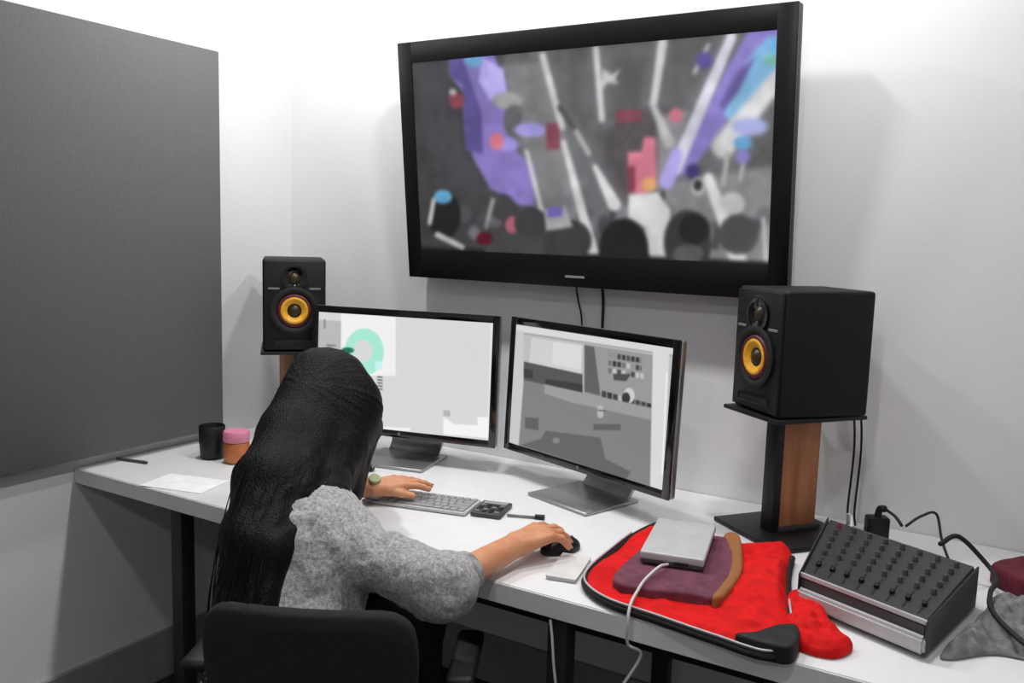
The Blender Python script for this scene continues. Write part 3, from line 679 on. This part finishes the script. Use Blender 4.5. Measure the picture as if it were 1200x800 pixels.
t = thing('hard_drive', 'flat silver box lying on the open red sleeve', 'hard drive', (1.685, -0.545, DZ+0.0415), -0.42*0+0.33-0.12)
ct = Matrix.Rotation(0.0, 4, 'Z')
b = B(); abox(b, (0, 0, 0.012), (0.130, 0.225, 0.017), bev=0.004, seg=3); bobj('top_shell', b, M['silverp'], t, autos=40)
b = B(); abox(b, (0, -0.001, 0.0), (0.126, 0.222, 0.010), bev=0.003); bobj('lower_shell', b, M['darkg'], t, autos=40)
b = B(); abox(b, (0.02, -0.1135, 0.004), (0.03, 0.003, 0.006), bev=0.001); bobj('port', b, M['blackp'], t)
cable('charging_cable', [(1.705, -0.665, 0.795), (1.70, -0.70, 0.800), (1.695, -0.76, 0.793), (1.70, -0.81, 0.788), (1.708, -0.86, 0.782), (1.712, -0.878, 0.755), (1.71, -0.868, 0.71), (1.725, -0.84, 0.68), (1.69, -0.86, 0.60), (1.665, -0.86, 0.50), (1.66, -0.86, 0.40)], 0.003, 'cablew', 'white cable from the silver box, dropping over the desk edge')
cable('hanging_cable', [(1.534, -0.8395, 0.70), (1.545, -0.85, 0.67), (1.556, -0.86, 0.62), (1.566, -0.86, 0.55), (1.57, -0.85, 0.40), (1.55, -0.80, 0.2)], 0.0028, 'cablew', 'thin white cable hanging straight below the desk, near the mouse hand')

# ------------------------------------------------------------------ things on the desk
t = thing('keyboard', 'slim silver keyboard under the left hand', 'keyboard', (0.985, -0.525, DZ), 0.22)
b = B(); abox(b, (0, 0, 0.005), (0.285, 0.118, 0.008), bev=0.003); bobj('keyboard_base', b, M['silverp'], t, autos=40)
rows = [[1]*14, [1.5]+[1]*11+[1.5], [1.8]+[1]*10+[2.2], [2.2]+[1]*9+[2.8], [1, 1, 1, 1.2, 5, 1.2, 1, 1, 1]]
kb_n = 0
for r_i, row in enumerate(rows):
    tot = sum(row); x = -0.1365; sc_ = 0.273/tot
    for wk in row:
        b = B(); abox(b, (x+wk*sc_/2, 0.044-r_i*0.0215, 0.0105), (wk*sc_-0.0028, 0.0185, 0.0035), bev=0.0008, seg=1); bobj('key', b, M['key'] if (r_i+kb_n) % 1 == 0 else M['white'], t); x += wk*sc_

t = thing('calculator', 'small dark grey calculator between keyboard and mouse hand', 'calculator', (1.168, -0.478, DZ), 0.25)
b = B(); abox(b, (0, 0, 0.006), (0.078, 0.108, 0.010), bev=0.003); bobj('body', b, M['darkg'], t, autos=40)
b = B(); abox(b, (0, 0.036, 0.0115), (0.062, 0.020, 0.002), bev=0.0005); bobj('display', b, M['key'], t)
for i in range(4):
    for j in range(4):
        b = B(); abox(b, (-0.0255+i*0.017, 0.012-j*0.0165, 0.012), (0.012, 0.011, 0.003), bev=0.001, seg=1); bobj('button', b, M['blackp'] if (i+j) % 3 else M['knob'], t)
t = thing('stylus_pen', 'thin grey pen with a black tip, pointing at the mouse hand', 'pen', (1.255, -0.468, DZ), 0.0)
b = B(); atube(b, [(-0.035, -0.02, 0.004), (0.03, 0.006, 0.004)], 0.0032, 10, 0); bobj('barrel', b, M['knob'], t, smooth=True)
b = B(); atube(b, [(0.03, 0.006, 0.0055), (0.052, 0.013, 0.0065)], 0.0062, 12, 0); bobj('cap', b, M['blackp'], t, autos=50)

MC = (1.437, -0.618)
t = thing('computer_mouse', 'black computer mouse under the right hand', 'mouse', (MC[0], MC[1], DZ), -0.42)
mb_ = [ell((0, 0, 0.006), (0.030, 0.052, 0.024), k=0.004), ('cap', np.array((0, 0, -0.035.__float__())), np.array((0, 0, -0.036)), 0.0348, 0.0348, 0.001, True)]
def mouse_field(lo, hi, vox):
    F = sdf_field([ell((0, 0, 0.006), (0.030, 0.052, 0.026))], vox, lo, hi); n = F.shape
    Z = (lo[2]+vox*np.arange(n[2]))[None, None, :]; return np.maximum(F, (0.001-Z)).astype(np.float32)
sdf_obj('mouse_shell', [], 0.002, M['blackp'], t, (0, 0, 0), field=mouse_field, bounds=((-0.04, -0.062, -0.008), (0.04, 0.062, 0.042)))
b = B(); alathe(b, [(0, -0.003), (0.006, -0.003), (0.007, 0), (0.006, 0.003), (0, 0.003)], 20, Matrix.Translation((0, 0.03, 0.0235)) @ Matrix.Rotation(R(90), 4, 'Y')); bobj('scroll_wheel', b, M['knob'], t, autos=50)

t = thing('notepad', 'small pale notepad on the desk left of the red sleeve', 'notepad', (1.525, -0.70, DZ), 0.0)
def pad_poly(z0, z1, ins):
    tb = bmesh.new(); q = [(-0.045, 0.068), (0.022, 0.068), (0.012, -0.03), (0.03, -0.085), (-0.012, -0.080)]; q = [(-0.048, 0.060), (0.006, 0.070), (0.006, -0.06), (-0.030, -0.088)]
    lo_ = [tb.verts.new((x*ins, y*ins, z0)) for x, y in q]; hi_ = [tb.verts.new((x*ins, y*ins, z1)) for x, y in q]
    tb.faces.new(lo_[::-1]); tb.faces.new(hi_); [tb.faces.new((lo_[i], lo_[(i+1) % 4], hi_[(i+1) % 4], hi_[i])) for i in range(4)]; return tb
b = B(); abox(b, (-0.022, 0, 0.004), (0.062, 0.135, 0.007), Matrix.Rotation(0.22, 4, 'Z'), bev=0.001); bobj('pages', b, M['silverp'], t, autos=40)
b = B(); abox(b, (-0.022, 0, 0.0082), (0.064, 0.137, 0.0012), Matrix.Rotation(0.22, 4, 'Z')); bobj('cover', b, M['white'], t)

b = B(); abox(b, (0, 0, 0.0006), (0.19, 0.125, 0.0008)); o = bobj('paper_sheet', b, M['paper'], loc=(0.37, -0.765, DZ)); o.rotation_euler = (0, 0, 0.25); tag(o, 'white sheet of paper at the front edge, left of the person', 'paper')
t = thing('ballpoint_pen', 'dark ballpoint pen at the far left end of the desk', 'pen', (0.075, -0.715, DZ), 0.2)
b = B(); atube(b, [(-0.055, 0, 0.0045), (0.055, 0, 0.0045)], 0.004, 12, 0); bobj('barrel', b, M['darkg'], t, autos=50)
b = B(); atube(b, [(-0.055, 0, 0.0045), (-0.068, 0, 0.0040)], 0.0038, 12, 0, rad=lambda u: 0.0035-0.0025*u); bobj('tip', b, M['silverp'], t, smooth=True)
b = B(); abox(b, (0.035, 0, 0.0092), (0.035, 0.003, 0.0016)); bobj('clip', b, M['silverp'], t)

t = thing('black_cup', 'black cup with a handle at the left end of the desk', 'cup', (0.218, -0.545, DZ), 2.6)
b = B(); alathe(b, [(0, 0.001), (0.030, 0.001), (0.034, 0.006), (0.0375, 0.05), (0.038, 0.098), (0.0365, 0.1), (0.035, 0.096), (0.034, 0.012), (0, 0.010)], 40); bobj('cup_body', b, M['blackp'], t, autos=60)
b = B(); atube(b, [(0.034, 0, 0.08), (0.058, 0, 0.078), (0.064, 0, 0.052), (0.054, 0, 0.03), (0.034, 0, 0.026)], 0.0048, 10, 6); bobj('handle', b, M['blackp'], t, smooth=True)
t = thing('candle_jar', 'orange jar with a pink lid, beside the black cup', 'jar', (0.312, -0.535, DZ))
b = B(); alathe(b, [(0, 0.001), (0.031, 0.001), (0.036, 0.008), (0.037, 0.03), (0.037, 0.058), (0.032, 0.066), (0, 0.066)], 40); bobj('jar', b, M['orange'], t, autos=60)
b = B(); alathe(b, [(0.036, 0.064), (0.038, 0.067), (0.038, 0.092), (0.035, 0.096), (0, 0.096), ], 40); bobj('lid', b, M['pink'], t, autos=50)
t = thing('sticky_notes', 'lime sticky note pad standing at the foot of the left monitor', 'sticky notes', (0.550, -0.305, DZ), 0.5)
b = B(); abox(b, (0, 0, 0.021), (0.042, 0.012, 0.042), bev=0.001); bobj('note_block', b, M['lime'], t)
b = B(); abox(b, (0, 0.0075, 0.0215), (0.043, 0.003, 0.043)); bobj('backing', b, M['white'], t)
t = thing('tape_dispenser', 'small black tape dispenser beside the lime sticky notes', 'tape dispenser', (0.655, -0.385, DZ), 0.4)
b = B(); abox(b, (0, 0, 0.008), (0.085, 0.028, 0.014), bev=0.003); alathe(b, [(0, -0.008), (0.016, -0.008), (0.018, 0), (0.016, 0.008), (0, 0.008)], 28, Matrix.Translation((-0.012, 0, 0.024)) @ Matrix.Rotation(R(90), 4, 'X')); bobj('body', b, M['blackp'], t, autos=40)
b = B(); abox(b, (0.043, 0, 0.016), (0.004, 0.024, 0.006)); bobj('blade', b, M['silver'], t)

# ------------------------------------------------------------------ office chair
CY = 0.47
t = thing('office_chair', 'black fabric office chair the person sits on', 'office chair', (1.140, -1.000, 0), CY)
sv = [(-0.20, -0.17), (-0.16, -0.21), (0.16, -0.21), (0.20, -0.17), (0.215, 0.12), (0.17, 0.20), (-0.17, 0.20), (-0.215, 0.12)]
def pad_obj(name, outline, z0, z1, m, tr=None):
    o_ = smooth_outline(outline, 5); f = sheet_field(o_, lambda X, Y, d: (z0+z1)/2+0*X-0.006*np.clip(1-d/0.06, 0, 1)**2, lambda X, Y, d: (z1-z0)/2*np.clip(d/0.05+0.35, 0.2, 1)**0.5)
    O = np.array(o_); return sdf_obj(name, [], 0.006, m, t, (0, 0, 0), bounds=((O[:, 0].min()-0.03, O[:, 1].min()-0.03, z0-0.03), (O[:, 0].max()+0.03, O[:, 1].max()+0.03, z1+0.03)), field=f)
pad_obj('seat', sv, 0.352, 0.415, M['chairf'])
b = B(); abox(b, (0, 0, 0.342), (0.36, 0.36, 0.02), bev=0.008); bobj('seat_pan', b, M['chairp'], t, autos=40)
# backrest: outline in its own x (width) and y (height), tipped up behind the sitter
bo = smooth_outline([(-0.150, 0.0), (-0.185, 0.08), (-0.195, 0.20), (-0.175, 0.275), (-0.10, 0.300), (0.10, 0.300), (0.175, 0.275), (0.195, 0.20), (0.185, 0.08), (0.150, 0.0), (0.08, -0.02), (-0.08, -0.02)], 5)
O = np.array(bo)
o = sdf_obj('backrest', [], 0.006, M['chairf'], t, (0, 0, 0), bounds=((-0.24, -0.06, -0.06), (0.24, 0.34, 0.10)),
    field=sheet_field(bo, lambda X, Y, d: 0.0+1.1*X**2, lambda X, Y, d: 0.022*np.clip(d/0.04+0.3, 0.2, 1)**0.5))
BR = Matrix.Translation((0.0, -0.245, 0.485)) @ Matrix.Rotation(R(-8), 4, 'X') @ Matrix.Rotation(R(90), 4, 'X') @ Matrix.Rotation(R(180), 4, 'Y') @ Matrix.Identity(4)
BR = Matrix.Translation((0.0, -0.225, 0.495)) @ Matrix.Rotation(R(98), 4, 'X') @ Matrix.Scale(-1, 4, (0, 0, 1)) @ Matrix.Scale(-1, 4, (1, 0, 0))
o.matrix_local = BR
b = B(); atube(b, [(0, -0.05, 0.335), (0, -0.20, 0.338), (0, -0.285, 0.42), (0, -0.30, 0.55), (0, -0.305, 0.64)], 0.016, 12, 8); bobj('back_bracket', b, M['chairp'], t, smooth=True)
b = B(); alathe(b, [(0, 0.10), (0.028, 0.10), (0.028, 0.25), (0.019, 0.252), (0.019, 0.334), (0, 0.334)], 24); bobj('gas_lift', b, M['chairp'], t, autos=40)
b = B(); alathe(b, [(0, 0.085), (0.04, 0.085), (0.042, 0.12), (0.03, 0.13), (0, 0.13)], 24); bobj('hub', b, M['chairp'], t, autos=40)
for k in range(5):
    a = k*2*math.pi/5+0.3; d = Vector((math.cos(a), math.sin(a), 0))
    b = B(); atube(b, [d*0.03+Vector((0, 0, 0.105)), d*0.16+Vector((0, 0, 0.095)), d*0.29+Vector((0, 0, 0.07))], 0.018, 10, 6, rad=lambda u: 0.022-0.008*u); lg = bobj('leg', b, M['chairp'], t, smooth=True)
    b = B()
    for s in (-1, 1): alathe(b, [(0, -0.008), (0.022, -0.008), (0.026, -0.004), (0.026, 0.004), (0.022, 0.008), (0, 0.008)], 24, Matrix.Translation(d*0.29+Vector((0, 0, 0.0265))+Vector((-d.y, d.x, 0))*s*0.014) @ Matrix.Rotation(a, 4, 'Z') @ Matrix.Rotation(R(90), 4, 'X'))
    bobj('caster', b, M['blackr'], lg, autos=40)
for s in (-1, 1):
    b = B(); atube(b, [(s*0.17, 0.02, 0.342), (s*0.245, 0.02, 0.355), (s*0.262, 0.0, 0.44), (s*0.262, -0.02, 0.54), (s*0.258, -0.03, 0.59)], 0.013, 12, 8); ar = bobj('armrest', b, M['chrome'], t, smooth=True)
    b = B(); abox(b, (s*0.258, -0.02, 0.602), (0.055, 0.21, 0.026), bev=0.011, seg=3); bobj('arm_pad', b, M['chairp'], ar, autos=50)

# ------------------------------------------------------------------ the person
PO = (1.08, -1.05, 0.0)
V_ = lambda *a: np.array(a, float)
t = thing('person', 'person with long black hair in a grey sweater, bent over the white desk', 'person', PO)
def nrm(v): return v/np.linalg.norm(v)
HC = V_(0.872, -0.742, 1.022)
g = nrm(V_(-0.16, 0.72, -0.62)); rt = nrm(np.cross(g, V_(0, 0, 1))); hu = np.cross(rt, g)
HA = (rt, g, hu)
def hp(a, b_, c_): return HC+rt*a+g*b_+hu*c_
S_R, E_R, W_R = V_(1.112, -0.980, 0.805), V_(1.372, -0.975, 0.776), V_(1.398, -0.745, 0.795)
S_L, E_L, W_L = V_(0.890, -0.945, 0.845), V_(0.715, -0.775, 0.807), V_(0.885, -0.605, 0.793)
NB, CH, LU, PE = V_(0.955, -0.925, 0.900), V_(1.020, -1.010, 0.785), V_(1.075, -1.065, 0.65), V_(1.085, -1.075, 0.53)
fx = V_(0.89, 0.455, 0); fy = V_(-0.455, 0.89, 0)
HR, HL = PE+fx*0.09, PE-fx*0.09
KR, KL = V_(1.06, -0.66, 0.515), V_(0.88, -0.70, 0.515)
AR, AL = V_(1.07, -0.62, 0.09), V_(0.87, -0.64, 0.09)
body = []
body += [ell(HC, (0.073, 0.092, 0.108), HA, 0.02), ell(hp(0, 0.028, -0.055), (0.055, 0.066, 0.066), HA, 0.03), ell(hp(0, 0.055, -0.092), (0.026, 0.026, 0.020), HA, 0.02)]
body += [cap(hp(0, 0.088, 0.018), hp(0, 0.110, -0.022), 0.008, 0.012, 0.012), cap(hp(-0.010, 0.100, -0.026), hp(0.010, 0.100, -0.026), 0.009, 0.009, 0.008)]
body += [cap(hp(-0.035, 0.086, 0.032), hp(0.035, 0.086, 0.032), 0.010, 0.010, 0.02)]
body += [ell(hp(s*0.030, 0.094, 0.008), (0.016, 0.014, 0.011), HA, 0.004, True) for s in (-1, 1)]
body += [cap(hp(-0.018, 0.094, -0.054), hp(0.018, 0.094, -0.054), 0.007, 0.007, 0.008), cap(hp(-0.014, 0.092, -0.064), hp(0.014, 0.092, -0.064), 0.008, 0.008, 0.006)]
body += [ell(hp(s*0.074, -0.004, -0.008), (0.010, 0.019, 0.031), HA, 0.006) for s in (-1, 1)]
body += [cap(hp(0, -0.035, -0.07), NB, 0.052, 0.056, 0.03)]
body += chain([NB, CH, LU, PE], [0.056, 0.102, 0.100, 0.115], 0.06)
body += [cap(CH-fx*0.03, CH+fx*0.05, 0.092, 0.092, 0.05), cap(PE-fx*0.07, PE+fx*0.07, 0.105, 0.105, 0.05)]
body += chain([NB, S_R, E_R, W_R], [0.05, 0.052, 0.036, 0.0255], 0.035)
body += chain([NB, S_L, E_L, W_L], [0.05, 0.052, 0.036, 0.0255], 0.035)
for H_, K_, A_ in ((HR, KR, AR), (HL, KL, AL)):
    body += chain([H_, K_, A_], [0.088, 0.058, 0.038], 0.04) + [cap((H_+K_)/2, K_, 0.072, 0.058, 0.03), cap(A_*0.72+K_*0.28, A_, 0.044, 0.036, 0.03)]
    body += [cap(A_+V_(0, -0.03, -0.05), A_+V_(-0.03, 0.13, -0.058), 0.032, 0.026, 0.03)]
def hand(W, h, s, bases_z, curl, fan, thumb):
    """W wrist, h along the hand, s towards the little finger"""
    out = []; up = V_(0, 0, 1); L = [0.064, 0.074, 0.068, 0.053]; off = [-0.034, -0.0115, 0.0115, 0.033]; fwd = [0.078, 0.084, 0.080, 0.070]
    for i in range(4):
        B0 = W+h*fwd[i]+s*off[i]+up*bases_z
        out.append(cap(W+h*0.004+s*off[i]*0.45, B0, 0.0175, 0.0115, 0.012))
        d = nrm(h+s*fan[i]); c1, c2, c3 = curl[i]
        a1 = B0+(d*math.cos(c1)+up*-math.sin(c1))*L[i]*0.46; a2 = a1+(d*math.cos(c2)-up*math.sin(c2))*L[i]*0.30; a3 = a2+(d*math.cos(c3)-up*math.sin(c3))*L[i]*0.24
        out += chain([B0, a1, a2, a3], [0.0102, 0.0088, 0.0080, 0.0068], 0.0035)
        tips.append((a2, a3, d, c3))
    T0, T1, T2 = [W+h*a-s*b_+up*c_ for a, b_, c_ in thumb]
    out += [cap(W+h*0.012-s*0.012, T0, 0.017, 0.0135, 0.012)] + chain([T0, T1, T2], [0.0125, 0.0105, 0.0085], 0.004)
    return out
tips = []
hr = nrm(V_(0.34, 0.94, 0)); sr = V_(hr[1], -hr[0], 0)
body += hand(W_R, hr, sr, 0.012, [(0.10, 0.45, 0.75), (0.08, 0.50, 0.85), (0.15, 0.65, 0.95), (0.30, 0.75, 1.0)], [-0.20, -0.06, 0.09, 0.24], [(0.038, 0.030, -0.006), (0.072, 0.044, -0.014), (0.098, 0.044, -0.022)])
hl = nrm(V_(0.55, 0.835, 0)); sl_ = V_(-hl[1], hl[0], 0)
body += hand(W_L, hl, sl_, 0.006, [(0.05, 0.30, 0.45), (0.0, 0.28, 0.45), (0.05, 0.30, 0.45), (0.10, 0.30, 0.45)], [-0.14, -0.03, 0.09, 0.22], [(0.036, 0.030, -0.004), (0.066, 0.046, -0.010), (0.092, 0.054, -0.016)])
sdf_obj('body', body, 0.0036, M['skin'], t, PO)
# eyes, nails
for s in (-1, 1):
    c0 = Vector(hp(s*0.030, 0.079, 0.008)-np.array(PO)); b = B(); alathe(b, [(0, -0.011)]+[(0.011*math.sin(a), -0.011*math.cos(a)) for a in [math.pi*k/12 for k in range(1, 12)]]+[(0, 0.011)], 20, Matrix.Translation(c0)); e_ = bobj('eye', b, M['eye'], t, smooth=True)
    b = B(); alathe(b, [(0, 0.0016), (0.004, 0.001), (0.0055, 0)], 20, Matrix.Translation(c0+Vector(g)*0.0105) @ Vector(g).to_track_quat('Z', 'Y').to_matrix().to_4x4()); bobj('iris', b, M['iris'], e_, smooth=True)
for a2, a3, d, c3 in tips:
    dd = nrm(a3-a2); up = nrm(V_(0, 0, 1)-dd*dd[2]); side = np.cross(dd, up); q = Matrix((Vector(side), Vector(dd), Vector(up))).transposed().to_4x4()
    b = B(); abox(b, (0, 0, 0), (0.0095, 0.011, 0.0022), Matrix.Translation(Vector(a3+up*0.0062+dd*0.0015-np.array(PO))) @ q, bev=0.001, seg=2); bobj('nail', b, M['nail'], t, smooth=True)

# sweater: torso and both sleeves pushed up below the elbow
CUR = E_R*0.90+W_R*0.10; CUL = E_L*0.45+W_L*0.55
sw = chain([NB*0.7+CH*0.3, CH, LU, PE+V_(0, 0, 0.01)], [0.085, 0.122, 0.122, 0.140], 0.06)
sw += [cap(CH-fx*0.035, CH+fx*0.06, 0.112, 0.116, 0.05), cap(PE-fx*0.07, PE+fx*0.07, 0.122, 0.122, 0.05)]
sw += chain([NB*0.75+CH*0.25, S_R], [0.066, 0.062], 0.05) + chain([S_R, E_R, CUR], [0.062, 0.056, 0.047], 0.04)
sw += chain([NB*0.75+CH*0.25, S_L], [0.070, 0.060], 0.05) + chain([S_L, E_L, CUL], [0.056, 0.050, 0.042], 0.04)
sw += [cap((S_R+E_R)/2+V_(0.03, 0.02, -0.02), E_R+V_(-0.015, 0.0, -0.018), 0.05, 0.052, 0.03)]
def knit(V):
    return 0.0055*vnoise(V*np.array([1, 1, 1.0]), 24)+0.003*vnoise(V+5, 60)+0.0010*vnoise(V+9, 230)
sdf_obj('sweater', sw, 0.0042, M['sweater'], t, PO, disp=knit)
for CU, W_, rad in ((CUR, W_R, 0.040), (CUL, W_L, 0.036)):
    d = nrm(W_-CU); b = B(); q = Vector(d).to_track_quat('Z', 'Y').to_matrix().to_4x4()
    alathe(b, [(rad-0.008, 0.0), (rad+0.006, 0.0), (rad+0.008, 0.012), (rad+0.003, 0.042), (rad-0.003, 0.045), (rad-0.007, 0.040)], 40, Matrix.Translation(Vector(CU+d*0.008-np.array(PO))) @ q); bobj('cuff', b, M['rib'], t, smooth=True)
# trousers and shoes
tr_ = [cap(PE-fx*0.07+V_(0, 0, -0.02), PE+fx*0.07+V_(0, 0, -0.02), 0.112, 0.112, 0.05)]
for H_, K_, A_ in ((HR, KR, AR), (HL, KL, AL)): tr_ += chain([H_, K_, A_+V_(0, 0, 0.02)], [0.102, 0.075, 0.052], 0.04) + [cap((H_+K_)/2, K_, 0.086, 0.073, 0.03)]
sdf_obj('trousers', tr_, 0.006, M['denim'], t, PO, disp=lambda V: 0.003*vnoise(V, 30))
for A_ in (AR, AL): sdf_obj('shoe', [cap((A_[0], A_[1]-0.035, 0.045), (A_[0]-0.03, A_[1]+0.14, 0.038), 0.042, 0.035, 0.02), cap((A_[0], A_[1]-0.03, 0.05), (A_[0], A_[1]-0.02, 0.10), 0.043, 0.047, 0.02)], 0.005, M['blackv'], t, PO)

# hair
hr_ = [ell(hp(0, -0.012, 0.014), (0.090, 0.106, 0.122), HA, 0.03), ell(hp(0, 0.105, -0.045), (0.050, 0.050, 0.085), HA, 0.01, True)]
hf = []
for s in (-1, 1):      # curtains hanging beside the face
    for k, (fwd_, w0) in enumerate([(0.085, 0.036), (0.055, 0.062), (0.015, 0.080), (-0.03, 0.086)]):
        a = hp(s*w0, fwd_, 0.045-0.02*k); b0 = a*0.5+V_(a[0]+s*0.012, a[1]+0.006, 0.93)*0.5
        e = V_(a[0]+s*0.01+0.008, a[1]-(0.05, 0.05, 0.045, 0.04)[k], (0.935, 0.885, 0.83, 0.81)[k])
        hf += chain([a, b0, e], [0.024, 0.026, 0.017], 0.03)
# long fall over the neck and the back
fall = [
    [hp(-0.05, -0.06, 0.05), (0.880, -0.905, 0.99), (0.932, -1.03, 0.925), (0.975, -1.11, 0.83), (1.005, -1.155, 0.72), (1.015, -1.165, 0.62)],
    [hp(-0.02, -0.08, 0.05), (0.900, -0.915, 1.00), (0.960, -1.04, 0.94), (1.005, -1.13, 0.84), (1.03, -1.18, 0.72), (1.035, -1.185, 0.61)],
    [hp(0.02, -0.08, 0.05), (0.925, -0.915, 1.00), (0.990, -1.035, 0.94), (1.030, -1.135, 0.84), (1.055, -1.190, 0.72), (1.06, -1.195, 0.62)],
    [hp(0.055, -0.06, 0.04), (0.955, -0.880, 0.985), (1.010, -0.985, 0.935), (1.055, -1.105, 0.84), (1.085, -1.175, 0.73), (1.09, -1.18, 0.65)],
    [hp(0.075, -0.03, 0.02), (0.965, -0.835, 0.96), (0.995, -0.915, 0.92), (1.030, -1.020, 0.89), (1.075, -1.12, 0.83), (1.105, -1.175, 0.74)],
    [hp(0.08, -0.02, 0.0), (0.955, -0.80, 0.94), (0.975, -0.84, 0.89), (1.000, -0.88, 0.855)],
    [hp(0.07, -0.04, 0.0), (0.975, -0.83, 0.95), (1.02, -0.905, 0.905), (1.085, -0.965, 0.875)],
    [hp(0.08, -0.01, -0.01), (0.962, -0.82, 0.94), (0.990, -0.90, 0.89), (1.045, -0.985, 0.865), (1.080, -1.06, 0.84)],
    [hp(-0.03, -0.07, 0.05), (0.868, -0.89, 0.985), (0.912, -1.005, 0.92), (0.945, -1.085, 0.83), (0.970, -1.125, 0.72), (0.985, -1.145, 0.62)],
]
for f_ in fall:
    f_ = [np.array(q, float) for q in f_]; rad = [0.045, 0.042, 0.036, 0.032, 0.028, 0.018][:len(f_)]
    hf += chain(f_, rad, 0.035)
HV = 0.0042
def hair_field(lo, hi, vox):
    F1 = sdf_field(hr_, vox, lo, hi); F2 = sdf_field(hf, vox, lo, hi); k = 0.03
    hh = np.maximum(k-np.abs(F1-F2), 0)/k; return np.minimum(F1, F2)-hh*hh*k*0.25
def strands(V):
    q = V-HC; below = np.clip((HC[2]-V[:, 2])/0.08, 0, 1)
    # grooves run down the hair: measured round the crown above, across the fall below
    x1 = (q@rt); y1 = (q@g); an = np.arctan2(x1, y1*0+q@hu+0.02)
    A_ = np.stack([an*0.10*4, q[:, 1]*0.12, q[:, 2]*0.02], 1); Bn = np.stack([V[:, 0]*1.0, V[:, 1]*0.45, V[:, 2]*0.10], 1)
    return (1-below)*0.0015*vnoise(A_+3, 55)+below*(0.0045*vnoise(Bn, 48)+0.002*vnoise(Bn+7, 120))
sdf_obj('hair', [], HV, M['hair'], t, PO, field=hair_field, disp=strands, bounds=((0.70, -1.27, 0.56), (1.17, -0.56, 1.19)))
rnd = random.Random(3)
b = B()
for k in range(26):
    f_ = [Vector(q) for q in fall[rnd.randrange(5)]]; j = Vector((rnd.uniform(-0.03, 0.03), rnd.uniform(-0.03, 0.0), 0))
    pts = [p+j+Vector((rnd.uniform(-1, 1), rnd.uniform(-1, 0.2), rnd.uniform(-1, 1)))*0.006+Vector((0.012, -0.028, 0.005)) for p in f_[1:]]
    pts[-1] = pts[-1]+Vector((0, 0, -rnd.uniform(0, 0.04)))
    atube(b, [p-Vector(PO) for p in pts], 0.0012, 5, 6)
bobj('loose_strands', b, M['hair'], t, smooth=True)

# things the person wears
d = nrm(W_L-E_L); b = B(); q = Vector(d).to_track_quat('Z', 'Y').to_matrix().to_4x4(); WP = Vector(W_L+d*0.004)
t = thing('wristwatch', 'grey band watch with greenish face on the left wrist', 'watch', tuple(WP))
alathe(b, [(0.0265, -0.009), (0.0295, -0.009), (0.0295, 0.009), (0.0265, 0.009), (0.0265, -0.009)], 40, q); bobj('strap', b, M['knob'], t, autos=50)
up = V_(0, 0, 1)-d*d[2]; up = nrm(up+V_(0.35, -0.45, 0)); up = nrm(up-d*(up@d)); q2 = Matrix((Vector(np.cross(d, up)), Vector(d), Vector(up))).transposed().to_4x4()
b = B(); alathe(b, [(0, -0.003), (0.015, -0.003), (0.016, 0), (0.0145, 0.004), (0, 0.004)], 32, Matrix.Translation(Vector(up)*0.031) @ q2); cs_ = bobj('watch_case', b, M['watchf'], t, autos=50)
